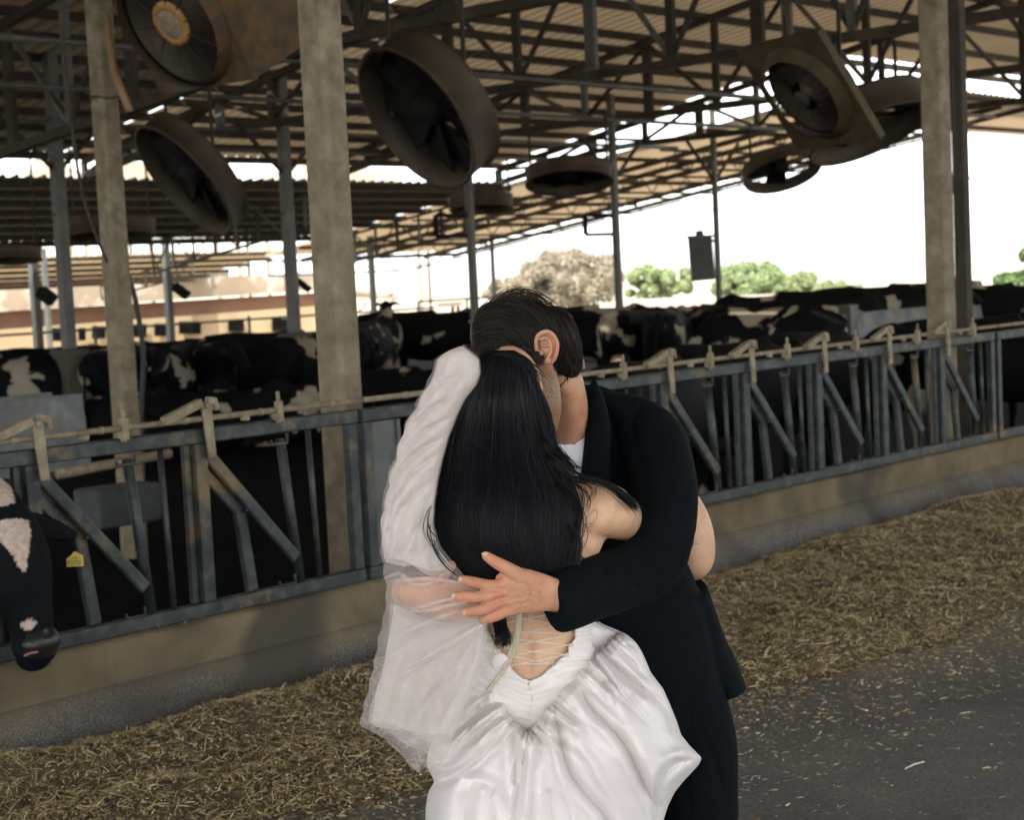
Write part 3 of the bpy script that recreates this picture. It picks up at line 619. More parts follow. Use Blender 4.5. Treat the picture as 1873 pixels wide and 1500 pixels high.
for (u0,v0,u1,v1) in ((672,552,655,571),(720,549,694,571)): g = MB(); g.tube([unproj(u0,v0,50), unproj(u1,v1,50)], .035, 6); g.build('prop', M['galv_dirty'], t)
t = thing('small_structure', 'small tan structure with posts beyond the rail, left of the groom', 'shed', unproj(835, 590, 48))
g = MB(); g.bar(unproj(800,558,48), unproj(845,555,48), .9, .12); g.build('roof', M['tile'], t)
for u in (828, 838): g = MB(); g.tube([unproj(u,556,48), unproj(u,590,48)], .06, 6); g.build('post', M['galv_dirty'], t)
t = MB(); t.add([unproj(u,v,Y) for (u,v,Y) in ((1140,548,70),(1460,536,74),(1460,575,74),(1140,575,70))]+[unproj(u,v,Y)+Vector((0,.4,0)) for (u,v,Y) in ((1140,548,70),(1460,536,74),(1460,575,74),(1140,575,70))], [(0,3,2,1),(4,5,6,7),(0,1,5,4),(1,2,6,5),(3,0,4,7)])
tag(t.build('boundary_wall', noise_mat('pale pink block wall',[(.3,(.36,.29,.25)),(.7,(.50,.44,.40))],.5,.9,0)), 'low pale pinkish boundary wall below the green bushes', 'wall')
# ------------------------------------------------------------------ trees beyond the pens
def leaf_mat(name, c0, c1, c2):
    m, nt, p = newmat(name); L = nt.links
    g_ = N(nt, "ShaderNodeNewGeometry"); r = ramp(nt, g_.outputs['Random Per Island'], [(.0,c0),(.5,c1),(1,c2)])
    L.new(r.outputs[0], p.inputs['Base Color']); p.inputs['Roughness'].default_value = .7; p.inputs['Specular IOR Level'].default_value = .2
    return m
M['leaf_tan'] = leaf_mat('dusty tan foliage', (.17,.145,.10), (.27,.235,.17), (.38,.34,.26))
M['leaf_green'] = leaf_mat('light green foliage', (.11,.15,.065), (.21,.27,.12), (.33,.39,.21))
M['leaf_dark'] = leaf_mat('dark green foliage', (.04,.08,.035), (.09,.14,.05), (.15,.21,.09))
M['bark'] = noise_mat('bark', [(.3,(.05,.04,.03)),(.7,(.12,.10,.07))], 4, .9, .3)
def tree(u, v, Y, wpx, hpx, mat, lab, nclump=26, nleaf=260, ls=.16, group='trees beyond the pens', seed=1):
    nclump = int(nclump*2.2); nleaf = int(nleaf*.95); ls = ls*.68; rs = np.random.default_rng(seed); C_ = unproj(u, v, Y); k = Y/FPX; rx = wpx*k/2; rz = hpx*k/2
    base = Vector((C_.x, C_.y, FLOOR)); t = thing('tree', lab, 'tree', base, group)
    g = MB(); top_ = C_.z; g.tube([base, base+Vector((.1,.1,(top_-FLOOR)*.5)), Vector((C_.x-.1, C_.y, top_))], [.28,.2,.1], 8)
    for i in range(7):
        a_ = rs.uniform(0, 6.28); e = C_+Vector((math.cos(a_)*rx*.75, math.sin(a_)*rx*.6, rs.uniform(-.3,.6)*rz))
        s = base+Vector((0,0,(top_-FLOOR)*rs.uniform(.35,.8))); g.tube([s, (s+e)/2+Vector((0,0,.15)), e], [.09,.06,.02], 5)
    g.build('trunk', M['bark'], t, True)
    Cs = []; 
    while len(Cs) < nclump:
        p = rs.uniform(-1, 1, 3)
        if .25 < np.linalg.norm(p) < 1: Cs.append(p)
    Cs = np.array(Cs)*np.array([rx, rx*.8, rz])*.85 + np.array(C_); cr = rs.uniform(.10, .26, nclump)*min(rx, rz*1.6)
    n = nclump*nleaf; ci = rs.integers(0, nclump, n); d = rs.normal(size=(n, 3)); d /= np.linalg.norm(d, axis=1)[:, None]
    ctr = Cs[ci] + d*(cr[ci]*rs.uniform(.5, 1.1, n)**.6)[:, None]
    u1 = rs.normal(size=(n, 3)); u1 /= np.linalg.norm(u1, axis=1)[:, None]; u2 = np.cross(u1, d+.4*rs.normal(size=(n,3))); u2 /= np.linalg.norm(u2, axis=1)[:, None]+1e-6
    s = (ls*rs.uniform(.5, 1.2, n))[:, None]
    V = np.stack([ctr-u1*s, ctr+u2*s*.5, ctr+u1*s, ctr-u2*s*.5], 1).reshape(-1, 3)
    mesh_obj('crown', V, np.arange(n*4).reshape(n, 4), mat, t)
    return t
tree(1030, 515, 88, 230, 120, M['leaf_tan'], 'broad dusty tan tree rising behind the groom and the steel pole', 60, 620, .13, seed=3)
tree(930, 535, 84, 110, 50, M['leaf_tan'], 'low tan bush at the left foot of the broad tan tree', 16, 420, .13, seed=4)
tree(1200, 520, 80, 170, 66, M['leaf_green'], 'pale green bush behind the hanging dark box', 22, 520, .12, seed=5)
tree(1375, 520, 76, 170, 84, M['leaf_green'], 'bright green rounded bush just right of the dark box pole', 30, 620, .12, seed=6)
tree(1475, 528, 80, 130, 60, M['leaf_green'], 'low green bush between the bright bush and right post', 20, 480, .12, seed=7)
tree(1545, 533, 86, 80, 44, M['leaf_green'], 'small hazy bush above the cow backs, left of the right post', 10, 300, .12, seed=8)
tree(1865, 520, 60, 110, 60, M['leaf_dark'], 'dark green bush at the right edge of the photo', 22, 320, .15, seed=9)
tree(1885, 462, 64, 60, 30, M['leaf_dark'], 'overhanging dark branch top at the right edge of the photo', 10, 220, .15, seed=10)
tree(1660, 545, 90, 60, 30, M['leaf_green'], 'faint small bush between the right concrete post and cows', 8, 200, .15, seed=11)
tree(715, 590, 60, 60, 46, M['leaf_green'], 'small green bush behind the black cow, right of the big post', 10, 240, .14, seed=12)
# ================================================================== ORGANIC MODELLING HELPERS
def crom(P_, k):
    """Catmull-Rom through rows of P_ (n x m array), k steps per span"""
    P_ = np.asarray(P_, float); out = []
    for i in range(len(P_)-1):
        p0 = P_[max(i-1,0)]; p1 = P_[i]; p2 = P_[i+1]; p3 = P_[min(i+2, len(P_)-1)]
        for j in range(k):
            t = j/k; out.append(.5*((2*p1)+(p2-p0)*t+(2*p0-5*p1+4*p2-p3)*t*t+(3*p1-p0-3*p2+p3)*t**3))
    out.append(P_[-1]); return np.array(out)
class Org(MB):
    def loft(s, st, side=(1,0,0), n=18, k=4, cap=True):
        """st rows: x,y,z, r_side, r_other ; side = direction of the first radius"""
        A = crom(st, k); pts = [Vector(r[:3]) for r in A]; V = []; Fc = []
        rows = []
        for i in range(len(pts)):
            t = (pts[min(i+1,len(pts)-1)]-pts[max(i-1,0)]).normalized(); S_ = Vector(side); S_ = S_-t*S_.dot(t)
            if S_.length < 1e-3: S_ = Vector((0,1,0))-t*t.y
            S_.normalize(); O_ = t.cross(S_); rows.append((pts[i], S_, O_, max(A[i][3],1e-4), max(A[i][4],1e-4), t))
        if cap:
            p, S_, O_, a, b, t = rows[0]; m = min(a, b)
            pre = [(p-t*m*math.sin(q), S_, O_, a*math.cos(q), b*math.cos(q), t) for q in (1.5, 1.15, .75, .38)]
            p, S_, O_, a, b, t = rows[-1]; m = min(a, b)
            post = [(p+t*m*math.sin(q), S_, O_, a*math.cos(q), b*math.cos(q), t) for q in (.38, .75, 1.15, 1.5)]
            rows = pre+rows+post
        for (p, S_, O_, a, b, t) in rows:
            for j in range(n):
                w = 2*math.pi*j/n; V.append(p+S_*a*math.cos(w)+O_*b*math.sin(w))
        for i in range(len(rows)-1):
            for j in range(n): Fc.append((i*n+j, i*n+(j+1)%n, (i+1)*n+(j+1)%n, (i+1)*n+j))
        Fc.append(tuple(range(n-1,-1,-1))); Fc.append(tuple((len(rows)-1)*n+j for j in range(n)))
        return s.add(V, Fc)
    def blob(s, c, r, rot=None, n=20, m=12):
        rot = rot or Matrix.Identity(3); V = []; Fc = []; c = Vector(c)
        for i in range(m+1):
            th = math.pi*i/m
            for j in range(n):
                ph = 2*math.pi*j/n; rr_ = max(math.sin(th), 1e-3)
                V.append(c+rot@Vector((r[0]*rr_*math.cos(ph), r[1]*rr_*math.sin(ph), r[2]*math.cos(th))))
        for i in range(m):
            for j in range(n): Fc.append((i*n+j, (i+1)*n+j, (i+1)*n+(j+1)%n, i*n+(j+1)%n))
        Fc.append(tuple(range(n))); Fc.append(tuple(m*n+j for j in range(n-1,-1,-1)))
        return s.add(V, Fc)
def remesh_arrays(mb, voxel, smooth=4, factor=.5):
    me = bpy.data.meshes.new('tmp'); me.from_pydata([tuple(p) for p in mb.v], [], mb.f)
    bm = bmesh.new(); bm.from_mesh(me); bmesh.ops.recalc_face_normals(bm, faces=bm.faces); bm.to_mesh(me); bm.free()
    o = bpy.data.objects.new('tmp', me); COL.objects.link(o)
    md = o.modifiers.new('r', 'REMESH'); md.mode = 'VOXEL'; md.voxel_size = voxel; md.use_smooth_shade = True
    if smooth: ms = o.modifiers.new('s', 'SMOOTH'); ms.factor = factor; ms.iterations = smooth
    dg = bpy.context.evaluated_depsgraph_get(); ev = o.evaluated_get(dg); m2 = ev.to_mesh()
    V = np.empty(len(m2.vertices)*3); m2.vertices.foreach_get('co', V); V = V.reshape(-1,3)
    Nn = np.empty(len(m2.vertices)*3); m2.vertices.foreach_get('normal', Nn); Nn = Nn.reshape(-1,3)
    Fq = []
    nl = len(m2.loops); li = np.empty(nl, dtype=np.int32); m2.loops.foreach_get('vertex_index', li)
    tot = np.empty(len(m2.polygons), dtype=np.int32); m2.polygons.foreach_get('loop_total', tot)
    if (tot == 4).all(): Fq = li.reshape(-1,4).copy()
    else:
        Fq = []; k = 0
        for t_ in tot: Fq.append(tuple(int(x) for x in li[k:k+t_])); k += t_
    ev.to_mesh_clear(); bpy.data.objects.remove(o); bpy.data.meshes.remove(me)
    return V.copy(), Nn.copy(), Fq
def projA(V):
    d = np.asarray(V)-np.array(CAM); z = d@np.array(fw)
    return 936.5+FPX*(d@np.array(rt))/z, 750-FPX*(d@np.array(up))/z
def polydist(U, W, pl):
    """distance (px) from points to polyline and position 0..1 along it"""
    best = np.full(U.shape, 1e9); tt = np.zeros(U.shape); n = len(pl)-1
    for i in range(n):
        ax, ay = pl[i]; bx, by = pl[i+1]; dx, dy = bx-ax, by-ay; L2 = dx*dx+dy*dy+1e-9
        t = np.clip(((U-ax)*dx+(W-ay)*dy)/L2, 0, 1); d = np.hypot(U-ax-t*dx, W-ay-t*dy)
        m = d < best; best[m] = d[m]; tt[m] = (i+t[m])/n
    return best, tt
def crease(V, Nn, strokes, facing=True):
    """strokes: (polyline px, width px, amplitude m, kind) ; kind 'v' sharp valley, 'r' soft ridge"""
    U, W = projA(V); fm = np.clip(-Nn[:,1]*1.6+.1, 0, 1) if facing else 1
    D = np.zeros(len(V))
    for (pl, w, amp, kind) in strokes:
        pl2 = crom(pl, 6)
        d, t = polydist(U, W, pl2); env = np.clip(np.sin(np.pi*np.clip(t, .03, .97))*2.2, 0, 1)
        D += (-amp*np.exp(-np.abs(d)/w) if kind == 'v' else amp*np.exp(-(d/w)**2))*env
    return V + Nn*(D*fm)[:,None]
def vnoise(V, scale, seed=0):
    """smooth numpy value noise in -1..1"""
    P_ = np.asarray(V)*scale + seed*17.3; i = np.floor(P_).astype(np.int64); f = P_-i; f = f*f*(3-2*f)
    def h(x, y, z):
        n = (x*73856093) ^ (y*19349663) ^ (z*83492791) ^ (seed*2654435); n = (n ^ (n >> 13))*1274126177 & 0x7fffffff
        return (n & 0xffff)/32767.5-1
    r = 0
    for dx in (0,1):
        for dy in (0,1):
            for dz in (0,1):
                w = (f[:,0] if dx else 1-f[:,0])*(f[:,1] if dy else 1-f[:,1])*(f[:,2] if dz else 1-f[:,2])
                r = r + w*h(i[:,0]+dx, i[:,1]+dy, i[:,2]+dz)
    return r
def attr(o, name, vals):
    a = o.data.attributes.new(name, 'FLOAT', 'POINT'); a.data.foreach_set('value', np.asarray(vals, dtype=np.float32))
from mathutils.bvhtree import BVHTree
def bvh_of(V, Fc):
    return BVHTree.FromPolygons([tuple(p) for p in V], [tuple(int(i) for i in f) for f in Fc])
def surf(bv, u, v, off=0.0, default=3.45):
    P_ = unproj(u, v, 5.0); d = (P_-CAM).normalized(); hit = bv.ray_cast(CAM, d)
    return (hit[0]-d*off) if hit[0] is not None else unproj(u, v, default)
def in_poly(U, W, poly):
    ins = np.zeros(U.shape, bool); n = len(poly); j = n-1
    for i in range(n):
        xi, yi = poly[i]; xj, yj = poly[j]
        c = ((yi > W) != (yj > W)) & (U < (xj-xi)*(W-yi)/(yj-yi+1e-12)+xi); ins ^= c; j = i
    return ins
def strands(name, curves, rad, mat, parent, k=3):
    """curves: list of (m x 3 arrays); each becomes a thin tapering k-sided tube; one mesh"""
    Vs = []; Fs = []; off = 0
    for c in curves:
        c = np.asarray(c); m = len(c); T = np.gradient(c, axis=0); T /= np.linalg.norm(T, axis=1)[:,None]+1e-9
        ref = np.array([0,1,0.2]); S_ = np.cross(T, ref); S_ /= np.linalg.norm(S_, axis=1)[:,None]+1e-9; O_ = np.cross(T, S_)
        r_ = rad*np.minimum(1, 4*(1-np.linspace(0,1,m)))*rng.uniform(.6,1.3); r_ = np.maximum(r_, rad*.15)
        ring = [c+(S_*math.cos(2*math.pi*j/k)+O_*math.sin(2*math.pi*j/k))*r_[:,None] for j in range(k)]
        Vs.append(np.stack(ring, 1).reshape(-1,3))
        i = np.arange(m-1)[:,None]*k; j = np.arange(k)[None,:]
        Fs.append(np.stack([i+j, i+(j+1)%k, i+k+(j+1)%k, i+k+j], -1).reshape(-1,4)+off); off += m*k
    return mesh_obj(name, np.concatenate(Vs), np.concatenate(Fs), mat, parent, True)
# ------------------------------------------------------------------ materials of the couple
def skin_mat(name, base, red, beard=False):
    m, nt, p = newmat(name); L = nt.links
    tc = N(nt, "ShaderNodeTexCoord"); nz = N(nt, "ShaderNodeTexNoise", Scale=22, Detail=5, Roughness=.6); L.new(tc.outputs['Object'], nz.inputs['Vector'])
    r = ramp(nt, nz.outputs['Fac'], [(.34,red),(.52,base),(.70,tuple(min(1,x*1.15) for x in base))]); out = r.outputs[0]
    if beard:
        at = N(nt, "ShaderNodeAttribute", attribute_name='stubble')
        n2 = N(nt, "ShaderNodeTexNoise", Scale=650, Detail=2); L.new(tc.outputs['Object'], n2.inputs['Vector'])
        rr = ramp(nt, n2.outputs['Fac'], [(.38,(1,1,1)),(.6,(.25,.25,.25))]); mu = N(nt, "ShaderNodeMath", operation='MULTIPLY')
        L.new(rr.outputs[0], mu.inputs[0]); L.new(at.outputs['Fac'], mu.inputs[1])
        mx = N(nt, "ShaderNodeMix", data_type='RGBA'); L.new(mu.outputs[0], mx.inputs[0]); L.new(out, mx.inputs[6]); mx.inputs[7].default_value = (.035,.028,.02,1); out = mx.outputs[2]
        ar = N(nt, "ShaderNodeAttribute", attribute_name='redness'); m3_ = N(nt, "ShaderNodeMix", data_type='RGBA'); L.new(ar.outputs['Fac'], m3_.inputs[0]); L.new(out, m3_.inputs[6]); m3_.inputs[7].default_value = (.58,.22,.13,1); out = m3_.outputs[2]
    L.new(out, p.inputs['Base Color']); p.inputs['Roughness'].default_value = .5; p.inputs['Specular IOR Level'].default_value = .35
    p.inputs['Subsurface Weight'].default_value = .12; p.inputs['Subsurface Radius'].default_value = (.012,.005,.003); p.inputs['Subsurface Scale'].default_value = .6
    nb = N(nt, "ShaderNodeTexNoise", Scale=260, Detail=3); L.new(tc.outputs['Object'], nb.inputs['Vector'])
    b = N(nt, "ShaderNodeBump", Strength=.5, Distance=.0015); L.new(nb.outputs['Fac'], b.inputs['Height']); L.new(b.outputs[0], p.inputs['Normal'])
    return m
M['skin_m'] = skin_mat("groom's skin", (.50,.285,.18), (.42,.20,.12), True)
M['skin_f'] = skin_mat("bride's skin", (.62,.39,.25), (.56,.33,.205))
M['nail'] = noise_mat('nail', [(.3,(.58,.35,.25)),(.7,(.62,.40,.29))], 20, .35, 0)
def hair_mat(name, c0, c1):
    m, nt, p = newmat(name); L = nt.links
    g_ = N(nt, "ShaderNodeNewGeometry"); r = ramp(nt, g_.outputs['Random Per Island'], [(0,c0),(1,c1)])
    L.new(r.outputs[0], p.inputs['Base Color']); p.inputs['Roughness'].default_value = .45; p.inputs['Specular IOR Level'].default_value = .22
    return m
M['hair_f'] = hair_mat("bride's black hair", (.0035,.0045,.0065), (.011,.012,.015))
M['hair_m'] = hair_mat("groom's dark hair", (.004,.004,.004), (.035,.028,.022))
M['suit'] = noise_mat('black wool suit', [(.3,(.0008,.0028,.0045)),(.7,(.0018,.0045,.0068))], 40, .9, .15, 400, spec=.14, dist=.002)
M['tee'] = noise_mat('white cotton', [(.3,(.66,.70,.78)),(.7,(.76,.79,.84))], 20, .85, .2, 200, dist=.002)
def satin():
    m, nt, p = newmat('ivory satin'); p.inputs['Base Color'].default_value = (.76,.715,.70,1); p.inputs['Roughness'].default_value = .42
    p.inputs['Specular IOR Level'].default_value = .4; p.inputs['Sheen Weight'].default_value = .15
    tc = N(nt, "ShaderNodeTexCoord"); nb = N(nt, "ShaderNodeTexNoise", Scale=60, Detail=4); nt.links.new(tc.outputs['Object'], nb.inputs['Vector'])
    b = N(nt, "ShaderNodeBump", Strength=.12, Distance=.003); nt.links.new(nb.outputs['Fac'], b.inputs['Height']); nt.links.new(b.outputs[0], p.inputs['Normal'])
    return m
M['satin'] = satin()
M['cord'] = noise_mat('ivory cord', [(.3,(.62,.55,.43)),(.7,(.74,.67,.55))], 60, .7, .2, 300, dist=.001)
def tulle(name, alpha):
    m, nt, p = newmat(name); L = nt.links; o = nt.nodes["Material Output"]
    p.inputs['Base Color'].default_value = (.87,.815,.79,1); p.inputs['Roughness'].default_value = .8; p.inputs['Specular IOR Level'].default_value = .1
    trl = N(nt, "ShaderNodeBsdfTranslucent"); trl.inputs[0].default_value = (.87,.815,.785,1)
    m1 = N(nt, "ShaderNodeMixShader"); m1.inputs[0].default_value = .4; L.new(p.outputs[0], m1.inputs[1]); L.new(trl.outputs[0], m1.inputs[2])
    tr = N(nt, "ShaderNodeBsdfTransparent"); m2 = N(nt, "ShaderNodeMixShader")
    tc = N(nt, "ShaderNodeTexCoord"); nz = N(nt, "ShaderNodeTexNoise", Scale=9, Detail=5, Roughness=.65); L.new(tc.outputs['Object'], nz.inputs['Vector'])
    mr = N(nt, "ShaderNodeMapRange"); mr.inputs[3].default_value = alpha*.75; mr.inputs[4].default_value = min(1, alpha*1.25); mr.inputs[1].default_value = .35; mr.inputs[2].default_value = .65
    L.new(nz.outputs['Fac'], mr.inputs[0]); L.new(mr.outputs[0], m2.inputs[0]); L.new(tr.outputs[0], m2.inputs[1]); L.new(m1.outputs[0], m2.inputs[2]); L.new(m2.outputs[0], o.inputs[0])
    return m
M['tulle'] = tulle('sheer tulle', .21); M['tulle_dense'] = tulle('gathered tulle', .85); M['tulle_mid'] = tulle('doubled tulle', .46)
# ================================================================== THE COUPLE
def q(u, v, Y, *r):
    p = unproj(u, v, Y); return (p.x, p.y, p.z, *r)
UPV = tuple(up); RTV = tuple(rt)
# ------------------------------------------------------------------ groom: body
man = thing('person', 'man in a black suit bowing his head and hugging the bride', 'person', Vector((unproj(1150,900,3.85).x, 3.85, 0)))
O = Org()
O.blob(unproj(952,636,3.57), (.098,.080,.096))
O.blob(unproj(930,690,3.56), (.070,.066,.080))
O.loft([q(952,668,3.555,.062,.062), q(980,708,3.53,.052,.055), q(997,745,3.525,.036,.046), q(998,778,3.55,.026,.035)], RTV)
O.loft([q(1000,650,3.60,.050,.055), q(1026,705,3.635,.050,.056), q(1037,765,3.69,.050,.054), q(1040,825,3.76,.055,.055), q(1045,880,3.82,.10,.07)], RTV)
O.loft([q(1050,830,3.86,.14,.09), q(1065,930,3.86,.16,.10), q(1100,1060,3.86,.145,.10), q(1140,1200,3.86,.155,.11), q(1150,1290,3.86,.16,.11)], RTV)
for (hx, fx) in ((1235,1285),(1080,1075)):                                   # legs down to the ankles
    O.loft([q(hx,1260,3.86,.075,.085), (unproj(fx,1500,3.86).x, 3.86, .55, .052,.055), (unproj(fx,1500,3.86).x, 3.88, .30, .048,.052), (unproj(fx,1500,3.86).x, 3.88, .10, .034,.04)], RTV)
Lsh = [q(1165,770,3.84,.05,.05), q(1208,860,3.71,.045,.045), q(1216,945,3.64,.042,.042), q(1195,1028,3.58,.040,.040), q(1120,1066,3.49,.038,.038), q(1040,1088,3.385,.034,.028), q(1000,1088,3.335,.034,.024)]
O.loft(Lsh, UPV)
Rsh = [q(915,790,3.86,.05,.05), q(850,920,3.86,.045,.045), q(795,1020,3.76,.042,.042), q(752,1082,3.56,.034,.036), q(748,1084,3.45,.034,.030)]
O.loft(Rsh, UPV)
FD = (Vector(RTV)*-.77-Vector(UPV)*.64).normalized(); HD = (Vector(RTV)*.64-Vector(UPV)*.77).normalized(); hc0 = unproj(950,645,3.57)
for (f_, d_, s_, r_) in ((.108,.005,0,.016),(.116,.022,0,.014),(.120,.036,0,.015),(.098,.062,0,.022),(.092,.085,0,.022),(.098,-.018,.03,.018),(.098,-.018,-.03,.018),(.085,.02,.045,.024),(.085,.02,-.045,.024),(.085,.0,.0,.04)):
    O.blob(hc0+FD*f_+HD*d_+Vector((0,1,0))*s_, (r_,)*3)
bodyV, bodyN, bodyF = remesh_arrays(O, .006, 5)
# ear
E = Org(); ye = 3.488
rim = [(982,642),(980.5,626),(983,615),(992,608),(1003,606.5),(1013,614),(1019,628),(1018,645),(1013.5,657),(1007,664)]
rr_ = crom([q(u,v,ye-.004-.010*math.sin(i/9*math.pi)) for i,(u,v) in enumerate(rim)], 5)
E.tube([Vector(p) for p in rr_], .0046, 8)
an = crom([q(u,v,ye-.004) for (u,v) in ((987,622),(997,617.5),(1006,624),(1009,636),(1006,648),(1000,655))], 5); E.tube([Vector(p) for p in an], .0042, 8)
an = crom([q(u,v,ye-.003) for (u,v) in ((1006,630),(999,632),(990,633))], 4); E.tube([Vector(p) for p in an], .003, 6)
E.blob(unproj(1003,660,ye-.002), (.0085,.006,.0085)); E.blob(unproj(990,645,ye-.004), (.005,.006,.0065)); E.blob(unproj(999,636,ye+.008), (.0185,.0075,.0275), Matrix.Rotation(R(12),3,'Y'))
E.blob(unproj(992,638,ye+.02), (.014,.016,.022))
earV, earN, earF = remesh_arrays(E, .0016, 4)
# hands --------------------------------------------------------------
def hand(palm, fingers, thumb, wrist, vox=.0017, strokes=()):
    H = Org()
    H.loft(wrist, UPV, 20); H.loft(palm, UPV, 20)
    for f in fingers: H.loft(f, UPV, 14, 4)
    H.loft(thumb, UPV, 14, 4)
    V, Nn, Fq = remesh_arrays(H, vox, 7, .5)
    return crease(V, Nn, strokes), Nn, Fq
k_ = 1/888.0
yh = 3.308
palmR = [q(1004,1086,yh+.014,31*k_,.019), q(975,1083,yh+.006,37*k_,.017), q(945,1081,yh,41*k_,.016), q(920,1086,yh,36*k_,.013)]
fR = [[q(936,1058,yh,12*k_,.010), q(912,1071,yh-.008,11*k_,.0105), q(888,1070,yh-.009,10.2*k_,.0095), q(864,1064,yh-.003,9.4*k_,.009), q(845,1060,yh+.004,7.4*k_,.0075)],
      [q(930,1080,yh,12*k_,.010), q(905,1088,yh-.012,11.5*k_,.0105), q(880,1092,yh-.013,10.6*k_,.0095), q(853,1092,yh-.008,10*k_,.009), q(832,1091,yh-.001,8*k_,.0075)],
      [q(930,1100,yh,12*k_,.010), q(910,1105,yh-.010,11*k_,.0105), q(890,1113,yh-.012,10.3*k_,.0095), q(868,1118,yh-.008,9.6*k_,.009), q(851,1121,yh-.002,8*k_,.0075)],
      [q(944,1114,yh+.002,11*k_,.010), q(925,1119,yh-.004,10*k_,.010), q(908,1127,yh-.008,9.4*k_,.009), q(894,1132,yh-.006,8.8*k_,.0085), q(883,1137,yh-.001,7.4*k_,.0075)]]
tR = [q(968,1066,yh+.004,18*k_,.014), q(944,1050,yh-.004,14*k_,.013), q(922,1037,yh-.010,12*k_,.012), q(904,1027,yh-.010,10.5*k_,.0105), q(889,1017,yh-.006,8.6*k_,.008)]
tendR = [([(960,1072),(935,1073),(915,1075)],3.2,.0012,'r'), ([(970,1084),(935,1087),(908,1090)],3.2,.0016,'r'), ([(970,1096),(935,1102),(912,1107)],3.2,.0014,'r'), ([(965,1106),(945,1112),(928,1118)],3,.0010,'r'),
         ([(893,1062),(893,1078)],1.4,.0007,'v'), ([(889,1062),(889,1078)],1.4,.0006,'v'), ([(883,1084),(883,1100)],1.4,.0007,'v'), ([(878,1084),(878,1100)],1.4,.0006,'v'), ([(890,1105),(893,1121)],1.4,.0007,'v'), ([(862,1056),(861,1071)],1.2,.0005,'v'), ([(855,1084),(854,1100)],1.2,.0005,'v'),
         ([(915,1024),(906,1041)],1.6,.0007,'v'), ([(988,1052),(985,1090),(992,1112)],5,.0016,'v'), ([(985,1070),(960,1064),(935,1066)],2,.0009,'r'), ([(980,1095),(955,1090),(930,1094)],1.8,.0008,'r'), ([(912,1064),(909,1074)],4,.0016,'r'), ([(908,1082),(905,1092)],4,.002,'r'), ([(913,1101),(910,1108)],4,.0016,'r'), ([(886,1060),(884,1078)],1.2,.0006,'v'), ([(872,1084),(870,1100)],1.2,.0006,'v'), ([(868,1110),(870,1124)],1.2,.0005,'v'), ([(930,1088),(912,1096),(898,1102)],2.2,.0018,'v'), ([(930,1105),(915,1112),(903,1120)],2.2,.0016,'v'), ([(935,1068),(915,1079),(900,1082)],2.2,.0016,'v'), ([(925,1050),(905,1076)],4,-.0,'v')]
hR, hRn, hRf = hand(palmR, fR, tR, [q(1050,1092,yh+.05,31*k_,.026), q(1020,1089,yh+.03,30*k_,.024), q(1000,1086,yh+.018,30*k_,.021)], .0017, tendR)
# his other hand, coming round from the left, under the veil
yl = 3.385
palmL = [q(752,1082,yl+.012,27*k_,.021), q(775,1086,yl+.002,33*k_,.018), q(800,1092,yl-.002,34*k_,.016), q(815,1096,yl-.001,32*k_,.014)]
fL = [[q(805,1072,yl,11*k_,.010), q(828,1070,yl-.006,10.5*k_,.010), q(850,1074,yl-.004,10*k_,.009), q(876,1080,yl,8*k_,.0075)],
      [q(805,1090,yl,11.5*k_,.010), q(830,1094,yl-.008,11*k_,.010), q(852,1100,yl-.006,10*k_,.009), q(880,1108,yl,8*k_,.0075)],
      [q(800,1106,yl,11.5*k_,.010), q(824,1114,yl-.007,11*k_,.010), q(848,1123,yl-.006,10*k_,.009), q(872,1131,yl,8*k_,.0075)],
      [q(792,1116,yl,11*k_,.010), q(812,1126,yl-.005,9.6*k_,.009), q(836,1138,yl-.005,9*k_,.0085), q(860,1146,yl,7.4*k_,.007)]]
tL = [q(778,1072,yl+.006,16*k_,.013), q(798,1062,yl-.002,13*k_,.012), q(815,1048,yl-.008,11*k_,.011), q(826,1034,yl-.004,9*k_,.009)]
tendL = [([(775,1080),(800,1080),(820,1072)],3.2,.0012,'r'), ([(775,1088),(805,1093),(826,1094)],3.2,.0014,'r'), ([(775,1098),(800,1107),(822,1114)],3.2,.0012,'r'), ([(843,1066),(842,1082)],1.4,.0006,'v'), ([(846,1092),(843,1108)],1.4,.0006,'v')]
hL, hLn, hLf = hand(palmL, fL, tL, [q(742,1084,yl+.10,28*k_,.030), q(742,1083,yl+.05,28*k_,.028), q(748,1082,yl+.018,27*k_,.024)], .002, tendL)
V_ = np.concatenate([bodyV, earV, hR, hL]); offs = np.cumsum([0, len(bodyV), len(earV), len(hR)])
def cat(fs): 
    out = []
    for f, o_ in zip(fs, offs): out += [tuple(int(i)+int(o_) for i in r) for r in f]
    return out
F_ = cat([bodyF, earF, hRf, hLf])
mb_ = mesh_obj('body', V_, F_, M['skin_m'], man, True)
U_, W_ = projA(V_)
sb = np.clip(1-polydist(U_, W_, [(970,668),(995,698),(1012,735),(1020,775),(1010,808)])[0]/36, 0, 1)*1.9; sb = np.clip(sb, 0, .95)
sb = np.maximum(sb, np.clip(1-polydist(U_, W_, [(978,650),(986,668)])[0]/12, 0, 1)); sb[len(bodyV):] = 0; attr(mb_, 'stubble', sb)
rd = np.zeros(len(V_)); rd[:len(bodyV)] = .30*np.clip(1-polydist(U_[:len(bodyV)], W_[:len(bodyV)], [(1015,790),(1040,770)])[0]/60, 0, 1); rd[offs[1]:offs[2]] = np.clip((1012-U_[offs[1]:offs[2]])*-.05+.45,0,.6)
hs_ = slice(offs[2], offs[2]+len(hR)); rd[hs_] = np.clip(.28+.35*np.exp(-((U_[hs_]-908)/12)**2)+.3*(U_[hs_] < 860), 0, .6); rd[offs[3]:] = .22
attr(mb_, 'redness', rd)
bvR = bvh_of(hR, hRf)
